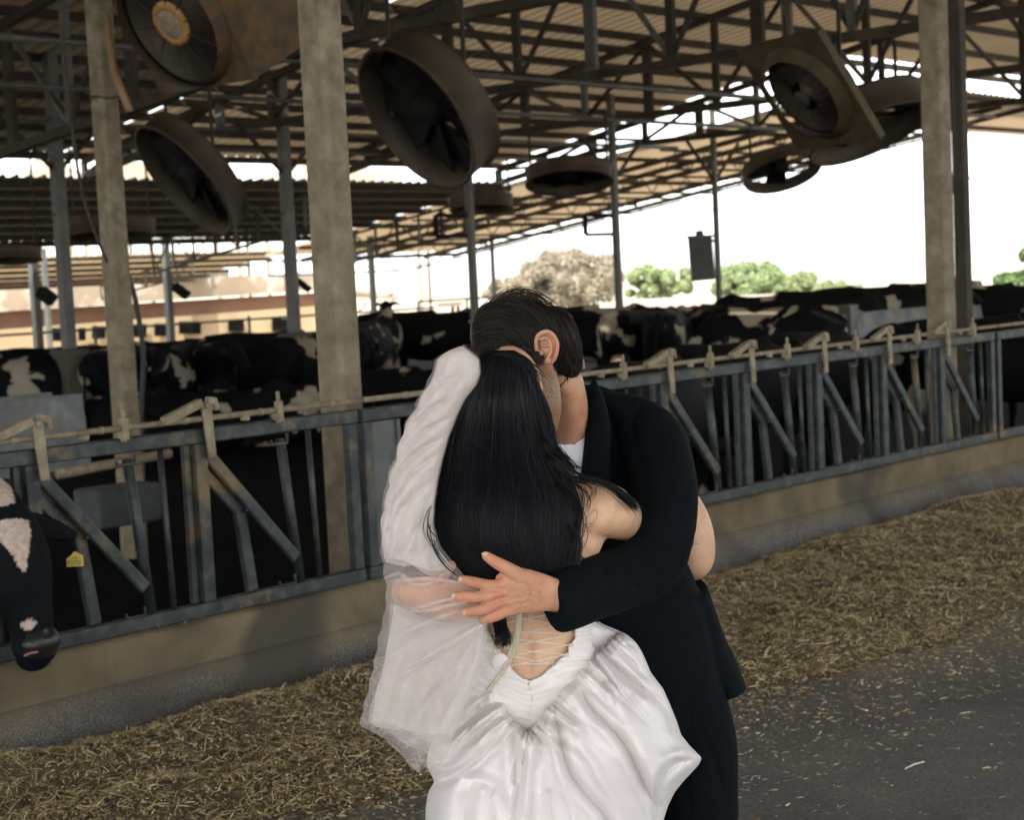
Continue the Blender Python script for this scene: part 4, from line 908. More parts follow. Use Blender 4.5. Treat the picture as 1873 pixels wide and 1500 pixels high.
for (u, v, du, dv) in ((887,1014,6,4.2),(842,1060,4,4.5),(829,1091,4,5),(849,1121.5,4,4.4)):     # nails
    c = surf(bvR, u, v, .0006); g = Org(); g.blob(c, (du*k_, .0016, dv*k_), None, 12, 8); g.build('nail', M['nail'], mb_, True)
# fine hairs on the back of the hand and wrist
hc = []
for i in range(170):
    u = rng.normal(974, 20); v = rng.normal(1083, 20)
    if not (930 < u < 1003 and 1048 < v < 1114): continue
    p = surf(bvR, u, v, .0003, 3.34); a_ = rng.normal(2.6, .5); L_ = rng.uniform(.004, .009)
    e = np.array(rt)*math.cos(a_)-np.array(up)*math.sin(a_); p = np.array(p)
    hc.append(np.array([p, p+e*L_*.5-np.array([0,.0012,0]), p+e*L_-np.array([0,.0008,0])]))
strands('hand_hair', hc, .00013, M['hair_m'], mb_)['kind'] = 'stuff'
# ------------------------------------------------------------------ groom: hair
H = Org()
H.blob(unproj(953,630,3.575), (.104,.088,.099), Matrix.Rotation(R(8),3,'Y'))
H.blob(unproj(985,600,3.575), (.058,.075,.050), Matrix.Rotation(R(30),3,'Y'))
H.blob(unproj(935,578,3.575), (.062,.07,.040))
H.loft([q(1010,610,3.58,.055,.075), q(1033,640,3.60,.036,.068), q(1049,662,3.63,.018,.05)], RTV)
H.blob(unproj(908,612,3.57), (.056,.078,.072)); H.blob(unproj(903,650,3.51), (.056,.066,.042)); H.blob(unproj(950,640,3.55), (.055,.072,.028))
hv, hn, hf = remesh_arrays(H, .004, 6)
U_, W_ = projA(hv); keep = ~((np.hypot((U_-999)/22, (W_-637)/33) < 1) & (hn[:,1] < -.2))
hv2 = hv.copy(); hv2[~keep] += np.array([0,.03,0])
mh = mesh_obj('hair', hv2, hf, M['hair_m'], man, True)
bvh = bvh_of(hv, hf)
cs = []; crown = (885, 600)
for i in range(2600):
    a_ = rng.uniform(0, 6.28); r_ = math.sqrt(rng.uniform(0, 1)); u = 957+r_*96*math.cos(a_); v = 612+r_*76*math.sin(a_)
    pts = []; L_ = rng.uniform(40, 90); du, dv = 1.0, rng.uniform(-.22,.12)
    th = math.atan2(v-660, u-905)            # sweep round the head, from the front up and over to the nape
    wob = rng.normal(0, 1.2); lift_ = rng.gamma(1.5,.0016)
    for j in range(9):
        t = j/8; ang = th+L_*t/110.0; rad_ = math.hypot(v-660, u-905)+t*rng.normal(0,.8)+wob*t*2
        uu = 905+rad_*math.cos(ang)*1.0; vv = 660+rad_*math.sin(ang)
        if np.hypot((uu-999)/20, (vv-638)/30) < 1: break
        hit = bvh.ray_cast(CAM, (unproj(uu,vv,5)-CAM).normalized())
        if hit[0] is None: break
        pts.append(np.array(hit[0]) + np.array(hit[1])*(.0012+lift_*math.sin(t*3)) )
    if len(pts) > 4: cs.append(np.array(pts))
for i in range(46):                           # loose strands standing off the crown
    u0 = rng.uniform(872, 905); v0 = rng.uniform(566, 592); u1 = rng.uniform(980,1030); v1 = rng.uniform(556, 590)
    h_ = rng.uniform(2, 16); pts = [np.array(unproj(u0+(u1-u0)*t, v0+(v1-v0)*t-(28+h_)*math.sin(math.pi*t), 3.55)) for t in np.linspace(0,1,12)]
    cs.append(np.array(pts))
for i in range(170):                           # wisps at the nape and round the ear
    u0 = rng.uniform(1012,1052); v0 = 612+(u0-1012)*1.35+rng.uniform(-14,10); L_ = rng.uniform(10,26); a_ = rng.uniform(.5,1.5)
    p = surf(bvh, u0, v0, .001, 3.6)
    cs.append(np.array([np.array(p)+(np.array(rt)*math.cos(a_)-np.array(up)*math.sin(a_))*L_*k_*t+np.array([0,-.006*t,0]) for t in np.linspace(0,1,6)]))
for i in range(120):
    u0 = rng.uniform(972,990); v0 = rng.uniform(636,652); a_ = rng.uniform(1.0,1.6); L_ = rng.uniform(10,24); p = unproj(u0, v0, 3.487)
    cs.append(np.array([np.array(p)+(np.array(rt)*math.cos(a_)-np.array(up)*math.sin(a_))*L_*k_*t for t in np.linspace(0,1,5)]))
for i in range(420):                           # soft fuzz along the outline of the head
    a_ = rng.uniform(-2.6, .75); u0 = 955+98*math.cos(a_); v0 = 634+88*math.sin(a_); L_ = rng.uniform(8,20); tx = a_+rng.uniform(.9,1.5)
    cs.append(np.array([np.array(unproj(u0+L_*t*math.cos(tx)-2+3*t*t*math.cos(a_), v0+L_*t*math.sin(tx)+3*t*t*math.sin(a_), 3.57)) for t in np.linspace(0,1,5)]))
strands('hair_strands', cs, .0008, M['hair_m'], mh)
# ------------------------------------------------------------------ groom: clothes
T = Org()
T.loft([q(1052,790,3.735,.042,.035), q(1044,812,3.712,.060,.040), q(1038,845,3.705,.066,.045), q(1038,920,3.74,.075,.05)], tuple(Vector(RTV)*.86+Vector(UPV)*.45))
tv, tn, tf = remesh_arrays(T, .004, 4)
tv = crease(tv, tn, [([(1060,775),(1045,830),(1040,880)],3,.004,'v'), ([(1030,800),(1035,850)],3,.003,'v'), ([(1050,790),(1056,840)],2.5,.003,'v')])
mesh_obj('tee_shirt', tv, tf, M['tee'], man, True)
J = Org()
J.loft([q(1083,748,3.83,.095,.055), q(1075,790,3.84,.165,.09), q(1075,860,3.86,.198,.115), q(1085,950,3.87,.20,.12), q(1103,1040,3.87,.19,.12), q(1125,1120,3.87,.20,.125), q(1142,1200,3.87,.21,.13), q(1152,1270,3.87,.215,.135), q(1158,1318,3.87,.215,.135)], RTV, 28)
J.loft([q(1085,722,3.82,.012,.05), q(1130,742,3.82,.032,.065), q(1182,785,3.78,.062,.075), q(1210,860,3.68,.068,.074), q(1217,940,3.60,.064,.070), q(1200,1022,3.56,.068,.066), q(1155,1050,3.53,.068,.062)], UPV, 24)
J.loft([q(1190,1040,3.57,.064,.064), q(1135,1060,3.50,.066,.060), q(1075,1082,3.425,.065,.056), q(1030,1100,3.36,.062,.050), q(1009,1108,3.342,.058,.045)], tuple(Vector(UPV)*.93+Vector(RTV)*-.36), 24, 4, False)
J.loft([q(925,770,3.86,.05,.07), q(900,830,3.86,.07,.07), q(850,920,3.86,.062,.062), q(800,1015,3.77,.055,.055), q(765,1072,3.62,.048,.048)], UPV, 20)
J.loft([q(1084,704,3.70,.006,.04), q(1091,730,3.685,.018,.035), q(1094,775,3.672,.027,.03), q(1092,830,3.665,.031,.03), q(1088,890,3.67,.034,.03), q(1085,960,3.70,.04,.035)], RTV, 14)
J.loft([q(1272,1075,3.90,.028,.06), q(1287,1130,3.92,.034,.07), q(1302,1180,3.93,.036,.08), q(1318,1228,3.94,.044,.09), q(1330,1266,3.94,.050,.095)], tuple(Vector(RTV)), 16, 4, False)
jv, jn, jf = remesh_arrays(J, .0055, 5)
jst = [([(1135,1010),(1150,1045),(1175,1085)],5,.007,'v'), ([(1160,1000),(1185,1030),(1215,1055)],5,.008,'v'), ([(1185,975),(1215,1000),(1255,1015)],6,.006,'v'), ([(1100,1030),(1110,1070),(1125,1100)],5,.004,'v'), ([(1060,1045),(1065,1085),(1078,1120)],5,.003,'v'),
       ([(1150,770),(1170,850),(1180,930)],7,.006,'v'), ([(1120,800),(1140,900),(1165,960)],6,.006,'v'), ([(1215,880),(1240,900),(1262,905)],5,.004,'v'), ([(1150,1130),(1220,1110),(1290,1085)],7,.006,'v'), ([(1130,1180),(1210,1160),(1290,1150)],7,.006,'v'), ([(1290,1120),(1310,1200),(1320,1290)],6,.006,'v'),
       ([(1095,880),(1105,930)],6,.006,'v'), ([(1200,1240),(1215,1300)],7,.006,'v'), ([(1180,730),(1160,760),(1155,790)],5,.004,'v'), ([(1100,760),(1090,850),(1088,900)],4,.004,'v')]
jv = crease(jv, jn, jst); jv = jv+jn*(vnoise(jv, 14, 3)*.0022)[:,None]
jk = mesh_obj('jacket', jv, jf, M['suit'], man, True)
TR = Org()
for (hx, fx) in ((1235,1282),(1085,1080)):
    X_ = unproj(fx,1500,3.87).x
    TR.loft([q(hx,1240,3.87,.10,.11), q(fx-12,1350,3.87,.098,.108), q(fx-4,1440,3.87,.092,.10), q(fx,1500,3.87,.088,.097), (X_, 3.88, .5, .082,.09), (X_, 3.89, .25, .078,.086), (X_, 3.89, .06, .078,.09)], RTV, 20)
v1, n1, f1 = remesh_arrays(TR, .008, 4); v1 = crease(v1, n1, [([(1290,1340),(1310,1400),(1330,1470)],7,.008,'v'), ([(1300,1330),(1345,1380)],6,.005,'v'), ([(1250,1400),(1265,1500)],8,.006,'v')])
mesh_obj('trousers', v1, f1, M['suit'], man, True)
for fx in (1282, 1080):
    X_ = unproj(fx,1500,3.87).x; g = Org(); g.loft([(X_,3.97,.05,.045,.05),(X_,3.88,.055,.05,.055),(X_,3.76,.04,.048,.036),(X_,3.69,.03,.036,.024)], RTV, 14)
    g.build('shoe', M['dark_metal'], man, True)
# ------------------------------------------------------------------ bride: body
bride = thing('person', 'bride seen from behind in a white satin gown, long black hair down her back', 'person', Vector((unproj(970,900,3.55).x, 3.55, 0)))
B = Org()
B.blob(unproj(928,715,3.47), (.074,.085,.095)); B.loft([q(940,780,3.48,.05,.05), q(955,860,3.50,.055,.055), q(965,900,3.51,.09,.05)], RTV)
B.loft([q(968,892,3.51,.10,.045), q(970,925,3.51,.172,.058), q(972,970,3.505,.160,.072), q(970,1020,3.51,.137,.078), q(968,1080,3.52,.118,.078), q(968,1140,3.53,.112,.078), q(966,1190,3.535,.120,.085), q(966,1250,3.54,.145,.10), q(966,1320,3.55,.165,.11)], RTV, 28)
for sx in (915,1020): B.loft([q(sx,1330,3.55,.085,.09), (unproj(sx,1500,3.55).x,3.56,.5,.055,.06), (unproj(sx,1500,3.55).x,3.57,.12,.034,.04)], RTV)
B.loft([q(1050,925,3.50,.055,.045), q(1105,934,3.492,.062,.052), q(1126,945,3.535,.050,.048), q(1165,955,3.68,.040,.042), q(1205,930,3.80,.04,.04), q(1240,915,3.92,.042,.042), q(1262,960,3.93,.050,.045), q(1271,1008,3.93,.049,.044), q(1268,1030,3.95,.042,.042), q(1240,1040,4.0,.034,.034), q(1180,1050,4.06,.03,.03), q(1120,1060,4.06,.026,.026)], tuple(Vector(UPV)*.35+Vector(RTV)*.9), 20)
B.loft([q(880,925,3.50,.05,.045), q(830,940,3.52,.055,.05), q(800,970,3.60,.045,.045), q(810,990,3.75,.04,.04), q(880,960,3.98,.035,.035)], UPV, 16)
bv_, bn_, bf_ = remesh_arrays(B, .0055, 6)
bst = [([(966,1095),(967,1150),(969,1200),(969,1238)],6,.008,'v'), ([(1150,990),(1130,998),(1105,985)],4,.006,'v'), ([(1048,940),(1062,985),(1090,1010)],12,.006,'r'), ([(1075,890),(1100,915),(1115,950)],8,.004,'v'), ([(945,1150),(950,1230)],10,.003,'r'), ([(988,1150),(986,1230)],10,.003,'r')]
bv_ = crease(bv_, bn_, bst)
bb = mesh_obj('body', bv_, bf_, M['skin_f'], bride, True); bvB = bvh_of(bv_, bf_)
M['ink'] = noise_mat('tattoo ink', [(.3,(.05,.05,.055)),(.7,(.09,.085,.085))], 30, .7, 0)
for pl in ([(1060,945),(1070,950),(1082,938),(1091,932),(1092,945),(1086,956),(1074,958),(1070,950)], [(1055,962),(1066,958),(1076,966),(1080,975),(1070,972),(1062,980),(1054,990)], [(1048,950),(1058,956),(1064,948),(1059,942)], [(1070,966),(1084,962),(1078,958)], [(1050,972),(1060,968),(1066,975),(1058,984),(1052,978)], [(1263,996),(1271,994),(1280,996)], [(1252,1026),(1262,1022),(1256,1032),(1268,1028)]):
    c = crom([tuple(surf(bvB, u, v, .0004)) for (u, v) in pl], 4); g = MB(); g.tube([Vector(p) for p in c], .00042, 4); g.build('tattoo_line', M['ink'], bb)
# ------------------------------------------------------------------ bride: hair
hs = np.array([(641,915,24,.03,3.445),(657,918,46,.055,3.44),(678,919,56,.070,3.44),(702,917,63,.080,3.44),(740,914,74,.092,3.44),(790,913,88,.094,3.445),(840,914,104,.088,3.45),(890,919,123,.076,3.455),(930,922,132,.068,3.455),(970,924,131,.064,3.45),(1005,928,122,.06,3.445),(1040,942,102,.054,3.44),(1075,953,76,.046,3.435),(1110,955,50,.036,3.43)], float)
hsc = crom(hs, 6)
def hair_pt(t, ang, rm=1.0):
    x = t*(len(hsc)-1); i = int(min(x, len(hsc)-2)); f = x-i; v, u, hw, dp, Y = hsc[i]*(1-f)+hsc[i+1]*f
    sg = 1.0
    return np.array(unproj(u+hw*math.sin(ang)*rm, v, Y-dp*math.cos(ang)*rm))
nT, nA = 90, 72; Vh = []
for i in range(nT):
    t = i/(nT-1)
    for j in range(nA):
        a_ = 2*math.pi*j/nA; rm = .955+.024*math.sin(a_*13+t*5)+.016*math.sin(a_*29-t*7)+.022*math.sin(a_*7+t*11)
        Vh.append(hair_pt(t, a_, rm))
Fh = [(i*nA+j, i*nA+(j+1)%nA, (i+1)*nA+(j+1)%nA, (i+1)*nA+j) for i in range(nT-1) for j in range(nA)]+[tuple(range(nA-1,-1,-1)), tuple((nT-1)*nA+j for j in range(nA))]
bh = mesh_obj('hair', Vh, Fh, M['hair_f'], bride, True)
cs = []
for c_i in range(230):
    ac_ = rng.uniform(-1.7, 1.7); tc0 = 0 if rng.uniform() < .5 else rng.uniform(0,.5); tc1 = min(1, tc0+rng.uniform(.45,1)); rmc = 1.0+rng.gamma(1.3,.016); amp = rng.normal(0,.085); phc = rng.uniform(0,6.28); drift = rng.normal(0,.10)
    for i in range(22):
        wv = rng.normal(0,.014); sp = rng.normal(0,.035); rm0 = rmc+rng.normal(0,.008)
        ts_ = np.linspace(tc0, min(1, tc1+rng.normal(0,.04)), 22)
        cs.append(np.array([hair_pt(t, ac_+sp*(.5+t)+wv*math.sin(t*10+i)+amp*(.6+1.1*t)*math.sin(t*8+phc)+drift*(t-tc0)**2+.05*math.sin(ac_*9+2)*math.sin(t*6), rm0+.014*math.sin(t*9+phc)) for t in ts_]))
for i in range(420):                           # flyaways lifting off the outline
    sd_ = rng.choice([-1,1]); a0 = sd_*rng.uniform(1.1,1.75); t0 = rng.uniform(0,.75); t1 = min(1, t0+rng.uniform(.12,.35)); ph = rng.uniform(0,6.28); pk = rng.gamma(1.5,.03)
    cs.append(np.array([hair_pt(t, a0+.06*math.sin(t*14+ph), 1.02+pk*math.sin(math.pi*(t-t0)/(t1-t0+1e-6))+.01*math.sin(t*20+ph)) for t in np.linspace(t0, t1, 14)]))
for i in range(900):
    a0 = rng.uniform(-1.7, 1.7); t0 = rng.uniform(0,.5); t1 = min(1, t0+rng.uniform(.3,.6)); ph = rng.uniform(0,6.28); r0_ = 1.02+rng.gamma(1.2,.014)
    cs.append(np.array([hair_pt(t, a0+.05*math.sin(t*8+ph)+rng.normal(0,.12)*0, r0_+.02*math.sin(t*6+ph)) for t in np.linspace(t0, t1, 16)]))
def fly(pts, n, jit, Y, r=.0006):
    for i in range(n):
        j = rng.normal(0, jit, 2); k2 = rng.normal(0, jit*.8, 2); P_ = []
        for a_, (u, v, y) in enumerate(pts): w = a_/(len(pts)-1); P_.append(tuple(unproj(u+j[0]*(.3+w)+k2[0]*w*w, v+j[1]*(.3+w)+k2[1]*w, y+rng.normal(0,.002))))
        cs.append(crom(P_, 6))
fly([(1010,850,3.385),(1045,872,3.40),(1085,878,3.415),(1120,892,3.425),(1150,915,3.44),(1166,932,3.46)], 110, 3.2, 0)
fly([(1005,830,3.385),(1060,868,3.40),(1110,886,3.42),(1140,905,3.43),(1162,928,3.45)], 60, 2.6, 0)
fly([(1020,880,3.39),(1048,905,3.41),(1060,940,3.42),(1058,965,3.42)], 24, 5, 0)
fly([(1030,890,3.39),(1060,885,3.40),(1085,900,3.41),(1078,925,3.42)], 9, 5, 0)
fly([(1000,790,3.385),(1025,830,3.40),(1045,858,3.60),(1052,862,3.62)], 40, 5, 0)
fly([(1008,800,3.39),(1022,828,3.45),(1034,850,3.5),(1050,856,3.6)], 40, 6, 0)
fly([(972,685,3.38),(994,730,3.385),(1006,775,3.39),(1014,830,3.39)], 60, 4, 0)
fly([(1040,960,3.40),(1056,990,3.41),(1050,1030,3.40),(1040,1060,3.39)], 60, 5, 0)
fly([(1046,1010,3.41),(1062,1022,3.42),(1072,1035,3.42),(1060,1046,3.42)], 6, 3, 0)
main_cs = cs; cs = []
fly([(800,930,3.42),(784,958,3.35),(786,990,3.325),(806,1025,3.32)], 6, 5, 0)
fly([(800,900,3.42),(780,940,3.34),(776,975,3.325),(796,1005,3.315)], 4, 6, 0)
fly([(800,970,3.40),(794,1000,3.33),(815,1035,3.31),(850,1062,3.31)], 6, 5, 0)
fly([(1040,880,3.41),(1064,890,3.42),(1072,915,3.425),(1062,940,3.42)], 7, 6, 0)
curl_cs = cs; cs = main_cs
for (u, v) in ((905,1130),(915,1132),(922,1130)): fly([(u,v,3.40),(u+2,v+18,3.42),(u+6,v+34,3.425),(u+4,v+50,3.425)], 46, 3.2, 0)
fly([(900,650,3.40),(930,655,3.39),(960,668,3.38),(990,700,3.375)], 40, 6, 0)
strands('hair_strands', cs+curl_cs, .00080, M['hair_f'], bh)
g = Org(); g.loft([q(912,1120,3.42,.014,.012), q(914,1140,3.43,.015,.010), q(920,1160,3.435,.011,.008), q(924,1178,3.435,.005,.004)], RTV, 12); g.build('hair_tip', M['hair_f'], bh, True)
# ------------------------------------------------------------------ bride: gown
OPEN = [(880,1085),(886,1140),(893,1152),(902,1172),(915,1188),(925,1206),(937,1222),(955,1237),(968,1243),(985,1238),(1006,1222),(1020,1208),(1036,1194),(1042,1178),(1052,1162),(1046,1148),(1030,1128),(1010,1085)]
bod = [q(967,1095,3.525,.128,.088), q(967,1140,3.533,.128,.090), q(966,1190,3.54,.136,.098), q(966,1250,3.545,.158,.115), q(966,1300,3.55,.172,.125), q(966,1345,3.555,.176,.13)]
A_ = crom(bod, 26); nA = 220; Vb = []; Tn = []
topv = lambda u: 1118-26*np.exp(-((u-1110)/60)**2)
for r_ in A_:
    p = Vector(r_[:3])
    for j in range(nA):
        a_ = 2*math.pi*j/nA; Vb.append(p+Vector(RTV)*r_[3]*math.cos(a_)-Vector((0,1,0))*r_[4]*math.sin(a_)); Tn.append(Vector((math.cos(a_),-math.sin(a_),0)))
Vb = np.array([tuple(p) for p in Vb]); Tn = np.array([tuple(p) for p in Tn]); U_, W_ = projA(Vb)
# ruching: gathered ridges sweeping down towards the point of the basque
dx_ = np.abs(U_-967); sweep = W_ + .55*np.maximum(0, 150-dx_)*0 - .42*(150-dx_)*np.clip((W_-1180)/150,0,1)
ru = np.sin(sweep*.55+6*vnoise(np.stack([U_*.02,W_*.02,U_*0],1),1,2))*.6+np.sin(sweep*.31+8*vnoise(np.stack([U_*.013,W_*.03,U_*0],1),1,5))
Vb = Vb+Tn*(ru*.0028+.0015)[:,None]
Fb = []
ins = in_poly(U_, W_, OPEN) & (Tn[:,1] < 0); above = (W_ < topv(U_)) & (Tn[:,1] < 0) & (U_ > 1000)
for i in range(len(A_)-1):
    for j in range(nA):
        f = (i*nA+j, i*nA+(j+1)%nA, (i+1)*nA+(j+1)%nA, (i+1)*nA+j)
        if not any(ins[x] for x in f) and not any(above[x] for x in f): Fb.append(f)
gown = mesh_obj('gown_bodice', Vb, Fb, M['satin'], bride, True)
md = gown.modifiers.new('thickness', 'SOLIDIFY'); md.thickness = .004; md.offset = 0
bvG = bvh_of(Vb, Fb)
# skirt
SIL = np.array([(1138,1000,1095),(1144,985,1106),(1150,965,1122),(1160,905,1146),(1175,893,1163),(1190,880,1173),(1210,868,1182),(1230,852,1190),(1260,838,1213),(1290,829,1226),(1320,815,1238),(1345,800,1246),(1365,786,1262),(1387,781,1284),(1400,780,1278),(1415,787,1264),(1430,795,1250),(1450,783,1234),(1475,779,1222),(1500,778,1214),(1560,772,1215),(1650,765,1228),(1800,755,1245),(1972,745,1262)], float)
sv = np.concatenate([np.linspace(1138,1500,155), np.linspace(1504,1972,60)]); uL = np.interp(sv, SIL[:,0], SIL[:,1]); uR = np.interp(sv, SIL[:,0], SIL[:,2])
sm = lambda a: np.convolve(np.pad(a, 2, 'edge'), [.1,.2,.4,.2,.1], 'valid'); uL = sm(uL); uR = sm(uR)
seam_px = crom([(840,1180),(872,1215),(900,1255),(930,1300),(950,1327),(965,1338),(982,1322),(1010,1285),(1040,1250),(1075,1210),(1105,1186),(1140,1150)], 6)
nF, nK = 300, 60; V_ = []; sgn = []
Yc = 3.60
for i, v in enumerate(sv):
    zz = (v-1150)/350; df = .10+.17*min(1, max(0,(v-1180)/150))**.8+.04*min(1,max(0,(v-1500)/400)); db_ = .10+.05*min(1, zz)
    for j in range(nF):
        s_ = -1+2*j/(nF-1); V_.append((uL[i]+(uR[i]-uL[i])*(s_+1)/2, v, Yc-df*math.sqrt(max(0, 1-abs(s_)**2.3)))); sgn.append(1)
    for j in range(1, nK-1):
        s_ = 1-2*j/(nK-1); V_.append((uL[i]+(uR[i]-uL[i])*(s_+1)/2, v, Yc+db_*math.sqrt(max(0, 1-abs(s_)**2.3)))); sgn.append(0)
A2 = np.array(V_); nC = nF+nK-2
sx = seam_px[:,0]; below = A2[:,1]-np.interp(A2[:,0], sx, seam_px[:,1], left=1175, right=1145)
fr = np.array(sgn) == 1
ds, ts = polydist(A2[:,0], A2[:,1], seam_px)
tuck = np.clip(below/26, -1, 1)
Yadd = np.where(fr, np.where(below < 0, .09, .055*(1-np.sqrt(np.clip(tuck,0,1)))), 0)
# fold strokes (valleys and ridges) read off the cloth
folds = [([(1061,1252),(1077,1290),(1135,1353),(1169,1416),(1204,1491),(1240,1600),(1260,1900)],7,.032,'v'), ([(1014,1281),(1019,1330),(1042,1411),(1077,1462),(1106,1497),(1150,1600),(1180,1900)],7,.028,'v'),
 ([(1100,1197),(1149,1240),(1213,1290),(1250,1345)],6,.034,'v'), ([(1126,1182),(1169,1225),(1221,1292)],5,.016,'v'), ([(1150,1170),(1185,1225),(1228,1310)],4,.012,'v'),
 ([(1282,1388),(1240,1398),(1216,1425),(1209,1468),(1212,1520),(1215,1700)],8,.038,'v'), ([(966,1338),(956,1399),(945,1468),(930,1600),(915,1900)],6,.016,'v'),
 ([(939,1341),(944,1390),(942,1440)],8,.026,'v'), ([(933,1330),(887,1373),(840,1412),(800,1430)],6,.026,'v'), ([(898,1318),(850,1359),(815,1393),(788,1390)],6,.020,'v'), ([(898,1265),(864,1310),(812,1350),(790,1362)],6,.020,'v'),
 ([(887,1226),(850,1275),(818,1322)],5,.012,'v'), ([(915,1295),(890,1330),(862,1362)],4,.010,'v'), ([(875,1310),(852,1340),(838,1362)],3.5,.010,'v'), ([(985,1320),(984,1380),(975,1450),(965,1600)],6,.012,'v'), ([(1000,1302),(1008,1360),(1030,1440),(1050,1500),(1070,1700)],9,.014,'r'),
 ([(1042,1290),(1063,1365),(1106,1439),(1140,1500),(1190,1700)],13,.024,'r'), ([(1110,1240),(1140,1301),(1190,1390),(1208,1480)],18,.030,'r'), ([(1160,1262),(1200,1310),(1240,1370),(1262,1388)],16,.022,'r'), ([(960,1360),(975,1420),(960,1500)],12,.012,'r'),
 ([(900,1345),(870,1390),(830,1440),(810,1500),(800,1700)],20,.020,'r'), ([(800,1430),(850,1425),(900,1440),(930,1500)],8,.014,'v'), ([(870,1420),(850,1470),(845,1560),(840,1900)],9,.014,'v'), ([(1005,1440),(1010,1520),(1020,1900)],8,.014,'v'), ([(905,1440),(895,1520),(885,1900)],8,.014,'v'), ([(880,1240),(840,1300),(800,1345)],10,.014,'r'), ([(820,1345),(800,1362),(792,1380)],7,.016,'r'), ([(845,1275),(820,1310)],6,.008,'r'), ([(1080,1215),(1110,1250),(1125,1290)],5,.010,'v')]
D = np.zeros(len(A2))
for (pl, w, amp, kd) in folds:
    d, t = polydist(A2[:,0], A2[:,1], crom(pl, 5)); env = np.clip(np.sin(np.pi*np.clip(t,.02,.98))*2.0, 0, 1)
    D += (amp*np.exp(-d/w)-.35*amp*np.exp(-((d-w*2.2)/(w*1.3))**2) if kd == 'v' else -amp*np.exp(-(d/w)**2))*env
gath = np.sin(ts*230+3*np.sin(ts*40))*.0042*np.exp(-np.clip(below,0,999)/34)+np.sin(ts*97+2*np.sin(ts*23))*.008*np.exp(-np.clip(below-10,0,999)/70)*(below > 0)
nzz = vnoise(np.stack([A2[:,0]*.016, A2[:,1]*.006, A2[:,2]*0], 1), 1, 9)*.006+vnoise(np.stack([A2[:,0]*.05, A2[:,1]*.018, A2[:,2]*0], 1), 1, 4)*.0022
edge = np.clip(np.minimum(A2[:,0]-np.repeat(uL, nC), np.repeat(uR, nC)-A2[:,0])/22, 0, 1)
Yf = A2[:,2]+np.where(fr, Yadd+(D*.98+gath*2.2+nzz*1.1)*edge*(below > -4), 0)
SV = np.array([tuple(unproj(u, v, y)) for (u, v), y in zip(A2[:,:2], Yf)])
lowmask = SV[:,2] < .01; SV[lowmask,2] = .01
nr = len(sv); ii = np.arange(nr-1)[:,None]*nC; jj = np.arange(nC)[None,:]; SF = np.stack([ii+jj, ii+(jj+1)%nC, ii+nC+(jj+1)%nC, ii+nC+jj], -1).reshape(-1,4)
sk = mesh_obj('gown_skirt', SV, SF, M['satin'], bride, True)
# zip at the back
bvS = bvh_of(np.concatenate([Vb, SV]), [tuple(f) for f in Fb]+[tuple(int(x)+len(Vb) for x in f) for f in SF])
zc = crom([tuple(surf(bvS, u, v, .0012)) for (u, v) in ((967,1247),(970,1265),(973,1285),(966,1310),(965,1335),(960,1370),(955,1400))], 5)
g = MB(); g.tube([Vector(p) for p in zc], .0011, 5); g.build('zip_seam', M['cord'], bride, True)
g = Org(); g.blob(surf(bvS, 967.5, 1250, .002), (.0018,.0018,.006)); g.build('zip_pull', M['galv'], bride, True)
# corset lacing
bv2 = bvh_of(np.concatenate([bv_, Vb]), [tuple(f) for f in bf_]+[tuple(x+len(bv_) for x in f) for f in Fb])
def lace(pl, r, name='lace', off=.0025, k=6):
    P_ = []
    for i in range(len(pl)-1):
        for t in np.linspace(0, 1, k, endpoint=False): P_.append(surf(bv2, pl[i][0]*(1-t)+pl[i+1][0]*t, pl[i][1]*(1-t)+pl[i+1][1]*t, off))
    P_.append(surf(bv2, *pl[-1], off)); g = MB(); g.tube(P_, r, 6); return g.build(name, M['cord'], bride, True)
for (a_, b_) in (((932,1128),(1017,1141)),((890,1146),(1007,1124)),((900,1152),(1027,1160)),((897,1170),(1019,1145)),((905,1166),(1046,1181)),((908,1188),(1048,1160)),((915,1186),(1037,1198)),((921,1203),(1044,1179)),((925,1200),(1014,1215)),((934,1218),(1036,1198)),((934,1216),(1013,1214)),((892,1158),(960,1172)),((898,1180),(950,1188))):
    lace([a_, b_], .00145)
for (u, v) in ((1048,1160),(1044,1180),(1036,1198),(1013,1215),(934,1217),(922,1203),(909,1188),(899,1170)):
    lace([(u-3,v-3),(u+5,v-1),(u+3,v+4),(u-3,v+1)], .0016, 'lace_loop', .003, 2)
for i in range(6):                                   # hanging bundle of cord ends
    o_ = (i-2.5)*2.0; lace([(950+o_*.9,1122),(948+o_,1150),(940+o_*1.1,1185),(922+o_,1225),(905+o_*.9,1248),(888+o_*.6,1268),(868+o_*.8,1292+abs(o_))], .0014, 'hanging_cord', .006+.0012*(i % 3), 6)
for i in range(3):
    lace([(885+i*2.2,1140),(892+2*math.sin(i*2),1158),(899+2*math.cos(i*2),1176),(906,1194),(912,1206)], .0026, 'side_cord', .006+.001*i, 6)
g = Org(); g.blob(surf(bv2, 915, 1212, .004), (.018,.004,.020)); g.build('modesty_tab', M['satin'], bride, True)
